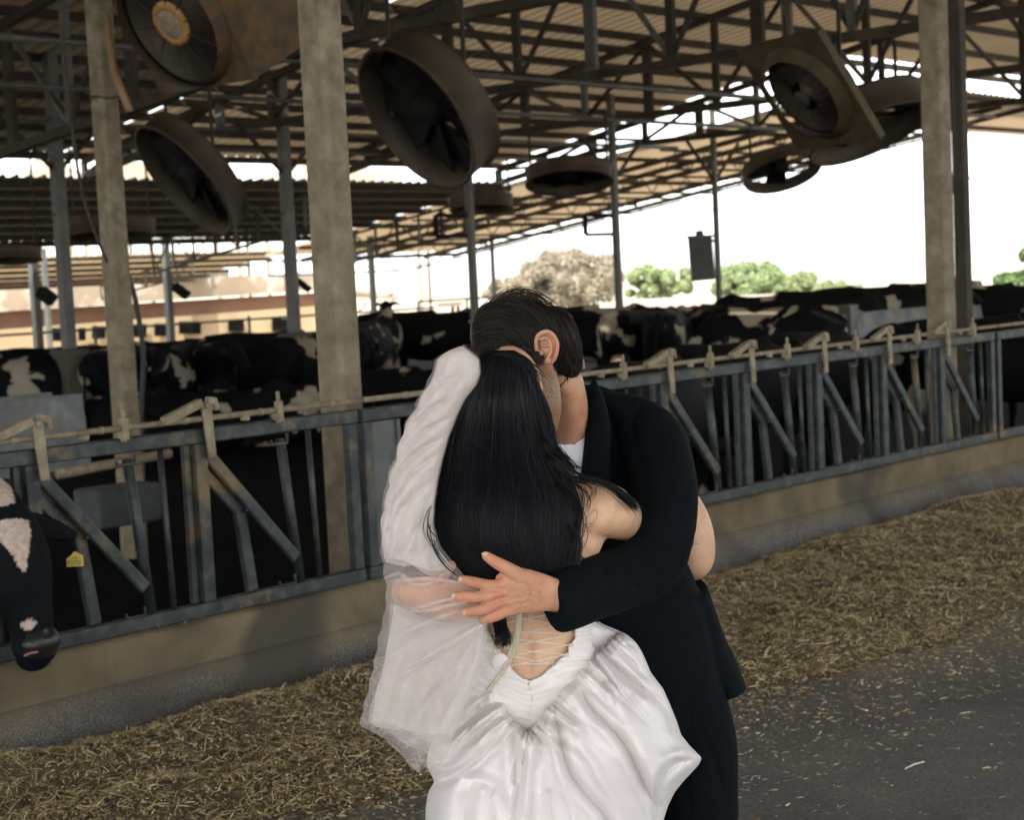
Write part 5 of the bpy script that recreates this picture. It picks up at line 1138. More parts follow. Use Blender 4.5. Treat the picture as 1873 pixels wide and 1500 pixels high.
# ------------------------------------------------------------------ veil
VE = np.array([(631,846,850),(632,835,858),(634.5,823,865),(639,812,870),(646,803,874),(660,796,878),(683,788,881),(705,780,873),(730,768,853),(760,751,838),(800,737,822),(840,722,811),(880,709,802),(920,702,796),(960,699,794),(1000,695,806),(1040,701,838),(1080,707,872),(1120,704,890),(1160,694,890),(1200,687,886),(1240,679,874),(1280,669,860),(1318,659,843),(1330,660,838),(1340,676,832),(1355,704,826),(1375,724,818),(1395,742,806),(1408,757,790)], float)
veil = thing('veil', 'sheer white tulle veil gathered at a comb and hanging down the left of the bride', 'veil', unproj(780, 900, 3.38))
VFOLD = [([(771,735),(800,705),(838,688)],3.5,.009), ([(750,782),(792,745),(834,722)],3.5,.010), ([(732,828),(775,790),(822,765)],4,.011), ([(717,875),(760,830),(812,800)],4,.011), ([(708,925),(750,870),(800,832)],4,.010), ([(702,985),(735,930),(788,880)],5,.012),
 ([(706,1040),(745,985),(790,930)],5,.012), ([(850,668),(822,715),(795,770)],5,.009), ([(815,650),(800,690),(782,728)],4,.007), ([(722,870),(712,940),(712,1010)],4,.007), ([(760,880),(735,960),(728,1045)],6,.009), ([(792,900),(768,960),(760,1030)],5,.008),
 ([(800,1000),(790,1030),(800,1055)],4,.008), ([(830,1020),(815,1045),(812,1058)],4,.006), ([(888,1132),(810,1190),(712,1252)],4,.010), ([(888,1138),(830,1225),(742,1330)],5,.010), ([(886,1150),(850,1240),(800,1340)],5,.010), ([(886,1128),(780,1152),(705,1195)],4,.008),
 ([(742,1180),(720,1260),(702,1330)],6,.009), ([(775,1180),(752,1290),(748,1390)],6,.009), ([(830,1200),(790,1290),(775,1380)],6,.008), ([(700,1200),(690,1260),(680,1320)],4,.006), ([(870,1180),(858,1230),(835,1290)],4,.006)]
def veil_layer(v0, v1, in_l, in_r, Yf_, dep, seed, mat, famp, name='tulle_layer', nA=130, nV=190):
    vs = np.linspace(v0, v1, nV); L_ = np.interp(vs, VE[:,0], VE[:,1]); R_ = np.interp(vs, VE[:,0], VE[:,2]); w = R_-L_
    wob = 2.4*np.sin(vs*.035+seed)+1.2*np.sin(vs*.08+seed*2); sc_ = 4.5*np.abs(np.sin((vs-700)*math.pi/47))*np.clip((1000-vs)/60,0,1)*np.clip((vs-690)/30,0,1); L_ = L_-sc_+in_l*w+(wob if in_l > 0 else 1.6*np.sin(vs*.16)); R_ = R_-in_r*w
    V = []; rs = np.random.default_rng(seed)
    for i, v in enumerate(vs):
        c = (L_[i]+R_[i])/2; hw = (R_[i]-L_[i])/2*(math.sqrt(min(1, max(.01, (v-v0+.3)/24))) if v0 < 700 else 1); y = Yf_(v); e0 = min(1, (v-v0)/14+.3)*min(1, (v1-v)/10+.12); d_ = dep(v)*min(1,max(.2,e0))
        for j in range(nA):
            a_ = 2*math.pi*j/nA; x = math.cos(a_)
            V.append((c+hw*x*(1 if (e0 > .9 or v < v0+30) else max(.25,e0)**.5), v, y-d_*math.sin(a_), math.sin(a_)))
    A = np.array(V); tt_ = (A[:,1]-v0)/(v1-v0); aa_ = np.tile(np.arange(nA)*2*math.pi/nA, nV); cx_ = np.cos(aa_)
    wt = (np.clip(1-tt_*3, 0, 1) if v0 > 1000 else 0); wb = np.clip(tt_*3-2, 0, 1)
    A[:,1] += wt*(-26*(1-cx_)*.5+9*np.sin(aa_*2+seed)) + wb*(5*np.sin(aa_*3+seed*2)+(12*cx_ if in_l > 0 else 3*np.sin(aa_*7)))
    uu, vv = A[:,0], A[:,1]
    rs = np.random.default_rng(51); s_ = uu-.72*np.clip(1020-vv, 0, 400)+.25*np.clip(vv-1080, 0, 400); f = 0; sg = np.where(A[:,3] > 0, 1, 2)
    for q_ in range(9):
        kx = rs.uniform(.022,.085)*(1 if q_ < 6 else 2.0); ky = rs.normal(0,.004); ph = rs.uniform(0,6.28)
        am = famp*.42*(.05/kx)**.6*(1 if q_ < 6 else .5); f = f+am*np.sin(s_*kx+vv*ky+ph*sg+1.3*np.sin(vv*rs.uniform(.008,.02)+ph))*(.6+.4*np.sin(vv*rs.uniform(.006,.015)+ph*2))
    D_ = 0
    for (pl, w_, am) in VFOLD:
        d, t = polydist(uu, vv, crom(pl, 5)); env = np.clip(np.sin(np.pi*np.clip(t,.02,.98))*1.8, 0, 1); am = am*.72; D_ = D_-am*np.exp(-d/w_)*env+.5*am*np.exp(-((d-w_*2.4)/(w_*1.5))**2)*env
    f = f*.8+D_*(A[:,3] > 0)
    Y = A[:,2]-f*np.sign(A[:,3])*np.minimum(1, np.abs(A[:,3])*1.5)
    P_ = np.array([tuple(unproj(a, b, c)) for a, b, c in zip(uu, vv, Y)])
    i = np.arange(nV-1)[:,None]*nA; j = np.arange(nA)[None,:]; Fq = np.stack([i+j, i+(j+1)%nA, i+nA+(j+1)%nA, i+nA+j], -1).reshape(-1,4)
    return mesh_obj(name, P_, Fq, mat, veil, True)
Yv = lambda v: np.interp(v, [631,700,850,1000,1060,1150,1250,1410], [3.385,3.375,3.375,3.365,3.36,3.34,3.32,3.30])
dp = lambda v: np.interp(v, [631,645,700,850,1000,1060,1150,1250,1410], [.022,.036,.040,.040,.044,.050,.052,.06,.05])
veil_layer(631, 1408, 0, 0, Yv, dp, 1, M['tulle'], .007)
veil_layer(634, 1044, .035, .03, Yv, lambda v: dp(v)*.72, 2, M['tulle_dense'], .007)
veil_layer(640, 1022, .12, .10, lambda v: Yv(v), lambda v: dp(v)*.45, 3, M['tulle_dense'], .007)
veil_layer(1132, 1372, .08, .06, lambda v: Yv(v), lambda v: dp(v)*.74, 4, M['tulle'], .007)
veil_layer(1142, 1345, .10, .03, lambda v: Yv(v), lambda v: dp(v)*.52, 5, M['tulle_mid'], .007)
# stretched pleats of tulle across the hands
for i, pl in enumerate(([(712,1066),(750,1060),(800,1060),(858,1070)], [(705,1110),(760,1112),(800,1102),(838,1092)], [(715,1114),(770,1118),(830,1106),(868,1098)], [(745,1225),(800,1190),(850,1160),(884,1140)], [(800,1200),(840,1170),(870,1150),(890,1142)], [(730,1160),(790,1135),(840,1118)], [(700,1060),(730,1050),(760,1070),(800,1064)])):
    c = crom([tuple(unproj(u, v, Yv(v)-dp(v)-.006)) for (u, v) in pl], 8); g = Org(); A = [(p[0],p[1],p[2],.0045*math.sin(math.pi*(i2+.5)/len(c)),.0008) for i2, p in enumerate(c)]; g.loft(A, UPV, 8, 1); g.build('tulle_pleat', M['tulle'], veil, True)
# ================================================================== COWS
def cow_mat(name, thr, seed):
    m, nt, p = newmat(name); L = nt.links
    tc = N(nt, "ShaderNodeTexCoord"); oi = N(nt, "ShaderNodeObjectInfo"); mu = N(nt, "ShaderNodeVectorMath", operation='SCALE'); cb = N(nt, "ShaderNodeCombineXYZ")
    L.new(oi.outputs['Random'], cb.inputs[0]); L.new(oi.outputs['Random'], cb.inputs[1]); L.new(cb.outputs[0], mu.inputs[0]); mu.inputs['Scale'].default_value = 37.0+seed
    ad = N(nt, "ShaderNodeVectorMath", operation='ADD'); L.new(tc.outputs['Object'], ad.inputs[0]); L.new(mu.outputs[0], ad.inputs[1])
    nz = N(nt, "ShaderNodeTexNoise", Scale=1.5, Detail=4, Roughness=.5, Distortion=.6); L.new(ad.outputs[0], nz.inputs['Vector'])
    r = ramp(nt, nz.outputs['Fac'], [(thr,(.0028,.0036,.0045)),(thr+.015,(.30,.265,.20)),(.9,(.42,.385,.31))]); L.new(r.outputs[0], p.inputs['Base Color'])
    p.inputs['Roughness'].default_value = .75; p.inputs['Specular IOR Level'].default_value = .12
    return m
M['cow'] = cow_mat('black and white hide', .575, 0); M['cow_white'] = cow_mat('mostly white hide', .53, 5); M['cow_dark'] = cow_mat('mostly black hide', .66, 9)
M['udder'] = noise_mat('pink skin', [(.3,(.34,.19,.15)),(.7,(.45,.29,.23))], 8, .7, .1)
M['horn'] = noise_mat('hoof', [(.3,(.03,.025,.02)),(.7,(.06,.05,.04))], 8, .7, .1)
def cow_mesh(pose):
    C_ = Org(); dz = -.62 if pose == 'lie' else 0
    S_ = (0,1,0)
    C_.loft([(-1.02,0,1.20+dz,.13,.13),(-.90,0,1.17+dz,.24,.24),(-.62,0,1.10+dz,.29,.34),(-.25,0,1.02+dz,.33,.40),(.15,0,1.00+dz,.335,.41),(.50,0,1.03+dz,.29,.38),(.74,0,1.10+dz,.22,.31),(.86,0,1.16+dz,.15,.22)], S_, 24)
    C_.loft([(-.98,0,1.38+dz,.05,.05),(-.55,0,1.40+dz,.09,.06),(0,0,1.37+dz,.08,.06),(.55,0,1.40+dz,.07,.06)], S_, 12)      # top line
    for y in (-.20,.20): C_.blob((-.72,y*.95,1.33+dz), (.09,.06,.07))                                                      # hooks
    for y in (-.10,.10): C_.blob((-1.02,y,1.22+dz), (.05,.04,.05))
    hd = {'up': ((.98,1.28),(1.16,1.44),(1.28,1.50)), 'down': ((1.0,1.0),(1.22,.66),(1.34,.42)), 'lie': ((1.0,1.22),(1.18,1.36),(1.30,1.42)), 'level': ((1.0,1.20),(1.22,1.28),(1.36,1.30))}[pose if pose != 'lie' else 'lie']
    z0 = dz if pose == 'lie' else 0
    C_.loft([(.62,0,1.12+dz,.17,.28),(hd[0][0],0,hd[0][1]+z0,.12,.19),(hd[1][0],0,hd[1][1]+z0,.095,.14)], S_, 18)
    px_, pz_ = hd[2][0], hd[2][1]+z0
    if pose == 'down': hh = [(px_-.06,pz_+.10,.10,.13),(px_+.02,pz_-.06,.105,.12),(px_+.10,pz_-.22,.085,.095),(px_+.16,pz_-.36,.07,.075)]
    else: hh = [(px_-.10,pz_+.03,.10,.13),(px_+.06,pz_-.02,.105,.125),(px_+.22,pz_-.11,.085,.095),(px_+.38,pz_-.19,.07,.075)]
    C_.loft([(x,0,z,a,b) for (x,z,a,b) in hh], S_, 18)
    ex, ez = hh[0][0]+.02, hh[0][1]+.06
    for y in (-1,1): C_.loft([(ex,y*.09,ez,.03,.025),(ex-.03,y*.19,ez+.0,.05,.02),(ex-.05,y*.29,ez-.04,.025,.012)], (0,0,1), 10)
    if pose != 'lie':
        for y in (-.17,.17):
            C_.loft([(.60,y,.92,.10,.10),(.60,y*1.02,.72,.075,.075),(.62,y*1.0,.44,.055,.05),(.60,y,.22,.038,.036),(.60,y,.09,.045,.042),(.63,y,.03,.06,.05)], (1,0,0), 12)
            C_.loft([(-.74,y,1.00,.19,.12),(-.70,y*1.02,.80,.15,.10),(-.80,y*1.02,.58,.085,.07),(-.90,y,.48,.06,.045),(-.86,y,.26,.04,.036),(-.85,y,.09,.045,.042),(-.81,y,.03,.06,.05)], (1,0,0), 12)
    else:
        for y in (-.28,.28):
            C_.loft([(-.75,y,.42,.20,.13),(-.45,y*1.25,.22,.22,.12),(-.05,y*1.35,.10,.10,.07)], (0,0,1), 12)
            C_.loft([(.60,y*.7,.34,.12,.10),(.86,y*.75,.12,.08,.07),(.66,y*.8,.06,.05,.05)], (0,0,1), 12)
    v, n, f = remesh_arrays(C_, .028, 3)
    me = bpy.data.meshes.new('cow_body'); me.from_pydata(v.tolist(), [], [tuple(int(i) for i in x) for x in f]); me.polygons.foreach_set('use_smooth', [True]*len(me.polygons))
    T_ = Org(); T_.tube([(-1.05,0,1.28+dz),(-1.12,0,1.15+dz),(-1.12,.02,.85+(dz*.8)),(-1.10,.03,.55+(dz*.45))], [.03,.024,.018,.014], 8); T_.loft([(-1.10,.03,.58+dz*.45,.02,.02),(-1.10,.03,.45+dz*.35,.04,.035),(-1.10,.03,.34+dz*.3,.012,.01)], S_, 8)
    tm = bpy.data.meshes.new('cow_tail'); tm.from_pydata([tuple(p) for p in T_.v], [], T_.f); tm.polygons.foreach_set('use_smooth', [True]*len(tm.polygons))
    ud = None
    if pose != 'lie':
        G = Org(); G.blob((-.60,0,.66), (.22,.17,.17)); 
        for (x, y) in ((-.5,.07),(-.5,-.07),(-.68,.07),(-.68,-.07)): G.loft([(x,y,.55,.025,.025),(x,y,.45,.014,.014)], S_, 8)
        v, n, f = remesh_arrays(G, .025, 2); ud = bpy.data.meshes.new('cow_udder'); ud.from_pydata(v.tolist(), [], [tuple(int(i) for i in x) for x in f]); ud.polygons.foreach_set('use_smooth', [True]*len(ud.polygons)); ud.materials.append(M['udder'])
    return me, tm, ud
POSES = {}
for k in ('up','down','level','lie'):
    for mt in ('cow','cow_white','cow_dark'):
        if (k, 'me') not in POSES: POSES[(k,'me')] = cow_mesh(k)
        a, b, c = POSES[(k,'me')]; a2 = a.copy(); a2.materials.append(M[mt]); b2 = b.copy(); b2.materials.append(M[mt]); POSES[(k,mt)] = (a2, b2, c)
def cow(u, v, Y, deg, pose, mt, lab, scale=1.0, zoff=0):
    """u: pixel column of the cow's middle, Y: distance, deg: heading in the picture plane (0 = facing right, 90 = facing away)"""
    if u < 600: scale *= .905
    P_ = unproj(u, v, Y); t = thing('dairy_cow', lab, 'cow', (P_.x, Y, FLOOR+zoff), 'dairy cows in the pen', R(deg)); t.scale = (scale,)*3
    a, b, c = POSES[(pose, mt)]
    for nm, me in (('torso', a), ('tail', b), ('udder', c)):
        if me is None: continue
        o = bpy.data.objects.new(nm, me); COL.objects.link(o); o.parent = t
    return t
cow(705, 620, 30.5, 92, 'up', 'cow', 'cow standing rear-on with a pale udder, just right of the big concrete post', 1.03)
cow(800, 620, 30.5, 180, 'down', 'cow_dark', 'solid black cow standing side-on behind the veil top, facing left')
cow(860, 600, 32, 80, 'level', 'cow', "black and tan cow rump just left of the groom's head")
cow(662, 640, 27, 70, 'down', 'cow', 'dark cow partly hidden behind the right edge of the big concrete post')
cow(745, 600, 34, 20, 'level', 'cow_dark', 'black cow seen between the rear-facing cow and the side-on black cow')
cow(775, 700, 26, 200, 'lie', 'cow_white', 'pale tan calf-sized cow lying down left of the veil top', .8)
cow(1035, 580, 31, 8, 'level', 'cow_white', "pale spotted cow just right of the groom's head, mostly hidden")
cow(1110, 600, 27, 170, 'level', 'cow', 'black cow with a white streak, right behind the groom, facing left')
cow(1165, 600, 26, 60, 'level', 'cow', 'black and white cow turned away, above the third latch right of the couple')
cow(1225, 600, 25, 75, 'level', 'cow', 'cow with a white band behind the shoulder, facing away below the hanging box')
cow(1290, 600, 26, 100, 'level', 'cow', 'black cow with a white stripe below the hanging dark box')
cow(1350, 600, 27, 170, 'level', 'cow_dark', 'black cow side-on behind the near end of the long trough')
cow(1405, 605, 23.5, 150, 'down', 'cow', 'cow with white and black flank bending to the trough end block')
cow(1490, 570, 29, 176, 'level', 'cow_dark', 'long black cow back above the trough wall, left of the right post', 1.08)
cow(1600, 565, 30, 4, 'level', 'cow_dark', 'black cow back behind the trough wall, touching the right concrete post', 1.08)
cow(1690, 560, 32, 178, 'level', 'cow', 'black and tan cow back partly behind the right concrete post', 1.08)
cow(1800, 556, 33, 5, 'level', 'cow', 'black cow right of the steel pole, above the trough wall')
cow(1868, 550, 31, 170, 'up', 'cow', 'tan and black cow at the right edge above the trough wall')
for i, (u, Y, dg, ps, mt, lab) in enumerate((
 (1180, 12.4, 62, 'down', 'cow_dark', 'black cow close behind the fence, back under the second latch right of the couple'),
 (1330, 14.5, 45, 'down', 'cow_dark', 'black cow close behind the fence, its back level with the fourth latch'),
 (1490, 16.0, 52, 'down', 'cow_dark', 'black cow close behind the fence in front of the trough end'),
 (1780, 17.5, 20, 'level', 'cow', 'black cow with white face mark behind the fence, right of the steel pole'),
 (1868, 16.5, 160, 'level', 'cow_dark', 'dark cow cut by the right edge, close behind the fence'))):
    cow(u, 640, Y, dg, ps, mt, lab, .96)
# left part of the pen
cow(60, 650, 22.5, 10, 'level', 'cow_white', 'grey and white cow standing at the far left behind the trough', .98)
cow(20, 700, 22, 30, 'down', 'cow', 'cow with a pale patch at the left edge behind the trough')
cow(150, 640, 23.5, 170, 'level', 'cow', 'cow with a white head patch just left of the dark footing')
cow(210, 650, 23, 80, 'down', 'cow_dark', 'dark cow between the dark footing and the strapped post')
cow(262, 640, 23.5, 90, 'level', 'cow_dark', 'dark cow just right of the strapped post behind the hanging hose')
cow(318, 650, 23.5, -88, 'level', 'cow', 'cow facing the camera with a white blaze, centre of the left pen')
cow(375, 640, 24, -60, 'level', 'cow', 'black cow with a small white face spot, right of the white blazed cow')
cow(430, 640, 24.5, 175, 'level', 'cow_dark', 'black cow with a pale ear patch, below the second window from the right')
cow(490, 630, 26, 5, 'level', 'cow_dark', 'long black cow in front of the dark footing left of the big post', 1.05)
cow(560, 640, 25, 200, 'down', 'cow', 'dark cow directly left of the big concrete post')
cow(345, 700, 21.5, 20, 'lie', 'cow_dark', 'black cow lying on the pen floor, left of the pale rumped one')
cow(448, 700, 22.0, 190, 'lie', 'cow_white', 'cow lying down with a large cream rump, middle of the left pen')
cow(545, 690, 22.5, 170, 'lie', 'cow_dark', 'black cow lying just left of the big concrete post')
cow(255, 700, 22, 160, 'lie', 'cow_dark', 'black cow lying behind the strapped post')
cow(690, 690, 24, 10, 'lie', 'cow_dark', 'dark cow lying below the rear-facing cow, right of the big post')
cow(95, 620, 25.5, 0, 'level', 'cow_dark', 'black cow far back below the leftmost building window')
cow(400, 615, 26.5, 180, 'level', 'cow_dark', 'black cow far back under the cream wall, left of the rear footing')
cow(300, 615, 26, 170, 'level', 'cow', 'spotted cow far back under the wide building window')
cow(190, 615, 25.5, 8, 'level', 'cow', 'spotted cow far back between the footing and the strapped post')
# freeze brand on the near black cow
def text_obj(body, size, M4, mat, name, parent=None, extr=.0006):
    cu = bpy.data.curves.new(name, 'FONT'); cu.body = body; cu.size = size; cu.extrude = extr; cu.align_x = 'CENTER'; cu.align_y = 'CENTER'
    o = bpy.data.objects.new('tmp', cu); COL.objects.link(o); dg = bpy.context.evaluated_depsgraph_get(); m2 = bpy.data.meshes.new_from_object(o.evaluated_get(dg)); bpy.data.objects.remove(o)
    V = [M4 @ v.co for v in m2.vertices]; Fc = [tuple(p.vertices) for p in m2.polygons]; return mesh_obj(name, [tuple(p) for p in V], Fc, mat, parent)
# ------------------------------------------------------------------ the near cow with its head through the fence
nc = thing('dairy_cow', 'near cow hanging its head through the left headlock, yellow tag in its ear', 'cow', unproj(-20, 1000, 6.8)*1.0)
C_ = Org(); ac, bc = 3.14, B0
def L3(da, db, z): p = F(ac+da, bc+db, z); return (p.x, p.y, p.z)
SA = (DX, DY, 0)
C_.loft([(*L3(-.34,1.75,.84),.28,.38),(*L3(-.30,1.3,.88),.30,.38),(*L3(-.22,.85,.90),.25,.37),(*L3(-.12,.5,.93),.17,.29),(*L3(-.03,.25,.93),.13,.18),(*L3(.02,.05,.93),.115,.15)], SA, 24)
C_.loft([(*L3(-.02,.12,1.06),.10,.09),(*L3(.0,-.02,.98),.125,.12),(*L3(.03,-.12,.84),.140,.13),(*L3(.05,-.15,.70),.128,.12),(*L3(.065,-.18,.60),.086,.09),(*L3(.07,-.19,.52),.078,.078),(*L3(.07,-.20,.475),.086,.072),(*L3(.07,-.19,.44),.070,.055)], SA, 24)
for s_ in (-1, 1): C_.blob(L3(.07+s_*.045,-.215,.445), (.026,.022,.026)); C_.blob(L3(.02+s_*.085,-.13,.84), (.035,.035,.035))
C_.loft([(*L3(.09,.0,.93),.030,.022),(*L3(.17,-.01,.90),.050,.018),(*L3(.27,-.02,.855),.050,.014),(*L3(.375,-.03,.815),.026,.010)], (0,0,1), 12)
C_.loft([(*L3(-.08,.0,.93),.030,.022),(*L3(-.16,-.01,.90),.050,.018),(*L3(-.25,-.02,.86),.045,.014)], (0,0,1), 12)
cv, cn, cf = remesh_arrays(C_, .010, 4)
cv = crease(cv, cn, [([(30,1185),(60,1192),(85,1186)],3,.010,'v'), ([(38,1158),(46,1168)],4,.016,'v'), ([(84,1150),(90,1162)],4,.018,'v'), ([(30,1172),(60,1180),(95,1172)],3,.006,'v')])
co = mesh_obj('torso', cv, cf, None, nc, True)
U_, W_ = projA(cv); nzp = vnoise(cv, 22, 1)*3+vnoise(cv, 60, 2)*1.2
U2 = U_+nzp; W2 = W_+nzp*1.1
wh = in_poly(U2, W2, [(-40,742),(30,745),(52,775),(50,815),(30,826),(-40,835)]) | in_poly(U2, W2, [(14,818),(58,820),(66,850),(78,890),(84,920),(74,925),(60,895),(46,878),(30,855)]) | in_poly(U2, W2, [(-40,850),(0,855),(22,885),(26,915),(10,925),(-40,925)]) | in_poly(U2, W2, [(-8,958),(30,948),(52,952),(58,975),(54,1008),(46,1042),(40,1045),(22,1015),(0,990),(-20,985)]) | in_poly(U2, W2, [(40,1140),(52,1136),(68,1137),(67,1148),(52,1152),(38,1150)])
attr(co, 'white', wh.astype(float))
m, nt, p = newmat('near cow hide'); at = N(nt, "ShaderNodeAttribute", attribute_name='white'); tc = N(nt, "ShaderNodeTexCoord"); nz = N(nt, "ShaderNodeTexNoise", Scale=70, Detail=4); nt.links.new(tc.outputs['Object'], nz.inputs['Vector'])
rw = ramp(nt, nz.outputs['Fac'], [(.3,(.40,.31,.25)),(.7,(.58,.48,.42))]); rb = ramp(nt, nz.outputs['Fac'], [(.3,(.0015,.0025,.0035)),(.75,(.006,.008,.010))])
mx = N(nt, "ShaderNodeMix", data_type='RGBA'); nt.links.new(at.outputs['Fac'], mx.inputs[0]); nt.links.new(rb.outputs[0], mx.inputs[6]); nt.links.new(rw.outputs[0], mx.inputs[7]); nt.links.new(mx.outputs[2], p.inputs['Base Color'])
p.inputs['Roughness'].default_value = .75; p.inputs['Specular IOR Level'].default_value = .12; bp_ = N(nt, "ShaderNodeBump", Strength=.4, Distance=.004); nt.links.new(nz.outputs['Fac'], bp_.inputs['Height']); nt.links.new(bp_.outputs[0], p.inputs['Normal'])
co.data.materials.append(m); bvC = bvh_of(cv, cf)
g = Org(); c1 = [tuple(surf(bvC, u, v, .002, 6.0)) for (u, v) in ((50,1196),(60,1192),(72,1190))]; g.loft([(c[0],c[1]-.03,c[2],.005,.004) for c in c1], UPV, 8); g.build('lip', noise_mat('dull pink lip',[(.3,(.20,.085,.07)),(.7,(.30,.15,.12))],20,.4,0), nc, True)
g = Org(); g.loft([(*L3(.07,-.225,.545),.05,.03),(*L3(.07,-.245,.50),.076,.045),(*L3(.07,-.24,.47),.066,.035)], SA, 18); v1, n1, f1 = remesh_arrays(g, .006, 4); v1 = crease(v1, n1, [([(36,1158),(44,1170)],3.5,.016,'v'), ([(84,1152),(90,1164)],3.5,.016,'v'), ([(60,1150),(62,1180)],3,.005,'v')])
mesh_obj('muzzle', v1, f1, noise_mat('wet dark muzzle',[(.3,(.006,.007,.008)),(.7,(.022,.022,.022))],60,.32,.5,160,dist=.003), nc, True)
for s_ in (-1, 1): g = Org(); g.blob(L3(.02+s_*.108,-.155,.845), (.014,.014,.014)); g.build('eye', M['black_rubber'], nc, True)
# ear tag
tc_ = Vector(unproj(137, 1024, F(ac+.27, bc-.06, .83).y-.03)); tagm = noise_mat('yellow plastic', [(.3,(.50,.40,.03)),(.7,(.62,.52,.06))], 20, .5, 0)
sx_, sy_ = 6.0/3100, 6.0/3100
Mx = Matrix((Vector(RTV), Vector(UPV), -fw)).transposed()
Mr = Mx @ Matrix.Rotation(R(3),3,'Z')
out = [(-16,-13),(15,-13),(16,-11),(16,6),(14,8),(8,11),(3,15),(-2,15),(-6,9),(-15,3),(-16,1)]
V = [tc_+Mr@Vector((x*sx_, y*sy_, .0015)) for (x, y) in out]+[tc_+Mr@Vector((x*sx_, y*sy_, -.0015)) for (x, y) in out]; n = len(out)
te = mesh_obj('ear_tag', [tuple(v) for v in V], [tuple(range(n)), tuple(range(2*n-1, n-1, -1))]+[(i, n+i, n+(i+1)%n, (i+1)%n) for i in range(n)], tagm, nc)
tgt = thing('x', '', '', tc_) if False else None
def tag_text(body, size, x, y):
    M4 = Matrix.Translation(tc_) @ Mr.to_4x4() @ Matrix.Translation((x*sx_, y*sy_, .0022)); o = text_obj(body, size, M4, M['ink'], 'number', te, .0003); return o
tag_text('9370', .026, -2.5, -6.5); tag_text('00088', .0095, 0, 3.2)
# ================================================================== HAY AND STRAW
def hay_h(a, b):
    """height of the feed strip above the alley"""
    a = np.asarray(a, float); b = np.asarray(b, float); z0 = np.zeros_like(a)
    P_ = np.stack([a, b, z0], -1).reshape(-1, 3); s = a.shape
    n1 = vnoise(P_, .9, 21).reshape(s); n2 = vnoise(P_, 2.6, 22).reshape(s); n3 = vnoise(P_, 7, 23).reshape(s); n4 = vnoise(P_, 18, 24).reshape(s)
    outer = np.clip(4.12-.16*(a-3.5), 3.25, 4.3)+.16*n1+.10*n2; x = np.clip((b-outer)/(B0-.15-outer), 0, 1)
    ridge = np.exp(-((x-.80)/.20)**2)*.115*(1+.6*n1+.35*n2)+np.exp(-((x-.32)/.25)**2)*.07*(1+.5*n2)
    return np.where(x > 0, ridge*np.clip(x*7, 0, 1)+x*.012+(n3*.016+n4*.009)*np.clip(x*5,0,1), -.01)
def hay_mat(name, cols):
    m, nt, p = newmat(name); L = nt.links; g_ = N(nt, "ShaderNodeNewGeometry"); r = ramp(nt, g_.outputs['Random Per Island'], cols); r.color_ramp.interpolation = 'CONSTANT'
    L.new(r.outputs[0], p.inputs['Base Color']); p.inputs['Roughness'].default_value = .8; p.inputs['Specular IOR Level'].default_value = .2; return m
M['hay_bed'] = noise_mat('chopped hay bed', [(.3,(.05,.04,.022)),(.55,(.13,.10,.058)),(.75,(.25,.20,.12))], 30, .95, .9, 60, dist=.02)
M['straw'] = hay_mat('straw blades', [(0,(.26,.185,.085)),(.18,(.44,.335,.165)),(.42,(.60,.475,.26)),(.60,(.32,.27,.135)),(.70,(.68,.57,.37)),(.82,(.76,.66,.46)),(.91,(.15,.18,.10)),(.95,(.42,.26,.14))])
hb = grid_mesh('hay_bed', 1.5, 20, 2.9, B0-.10, 560, 140, hay_h, M['hay_bed'], None, 'stuff'); tag(hb, 'strip of chopped hay piled along the foot of the curb', 'hay')
def blades(name, n, afn, mat, lab, lmin, lmax, wd, lift=.9, seed=0, curved=True):
    rs = np.random.default_rng(seed); a, b = afn(rs, n); n = len(a); z = np.maximum(hay_h(a, b), 0)
    C_ = np.stack([DX*a-DY*b, DY*a+DX*b, z+rs.uniform(0,.014,n)**1*lift+.003], -1)
    th = rs.uniform(0, 2*np.pi, n); el = rs.normal(.08, .30*lift, n); d = np.stack([np.cos(th)*np.cos(el), np.sin(th)*np.cos(el), np.sin(el)], -1)
    L_ = rs.uniform(lmin, lmax, n)*rs.uniform(.5,1,n); w = np.stack([-np.sin(th), np.cos(th), rs.normal(0,.6,n)], -1); w /= np.linalg.norm(w, axis=1)[:,None]; W_ = (wd*rs.uniform(.5,1.5,n))[:,None]
    p0 = C_-d*(L_/2)[:,None]; p2 = C_+d*(L_/2)[:,None]; p1 = C_+np.array([0,0,1])*(L_*rs.uniform(.0,.05,n))[:,None]
    for p in (p0, p2): p[:,2] = np.maximum(p[:,2], .002)
    V = np.stack([p0-w*W_*.5, p0+w*W_*.5, p1+w*W_, p1-w*W_, p2+w*W_*.5, p2-w*W_*.5], 1).reshape(-1, 3); i = np.arange(n)[:,None]*6
    Fq = np.concatenate([i+np.array([[0,1,2,3]]), i+np.array([[3,2,4,5]])], 0)
    o = mesh_obj(name, V, Fq, mat, None); return tag(o, lab, 'straw', None, 'stuff')
def zone(rs, n):
    a = 2.0+ (rs.uniform(0,1,n)**1.35)*15; b = rs.uniform(3.0, B0-.12, n); k = hay_h(a, b) > .004; return a[k], b[k]
blades('hay_straws', 130000, zone, M['straw'], 'loose dry hay and straw blades covering the feed strip', .015, .085, .0016, 1.0, 1)
blades('hay_chaff', 150000, zone, M['straw'], 'short chopped stems and chaff mixed through the hay strip', .004, .018, .0026, .9, 4)
def zone2(rs, n):
    a = 2.0+ (rs.uniform(0,1,n)**1.2)*14; b = np.clip(4.3-.16*(a-3.5), 3.4, 4.5)-np.abs(rs.gamma(1.1,.38,n)); return a, b
blades('scattered_straw', 34000, zone2, M['straw'], 'thin scatter of straw bits on the alley beside the feed strip', .006, .045, .0022, .12, 2)
def zone3(rs, n): a = rs.uniform(2, 14, n); b = rs.uniform(B0-.09, B0+.1, n); return a, b
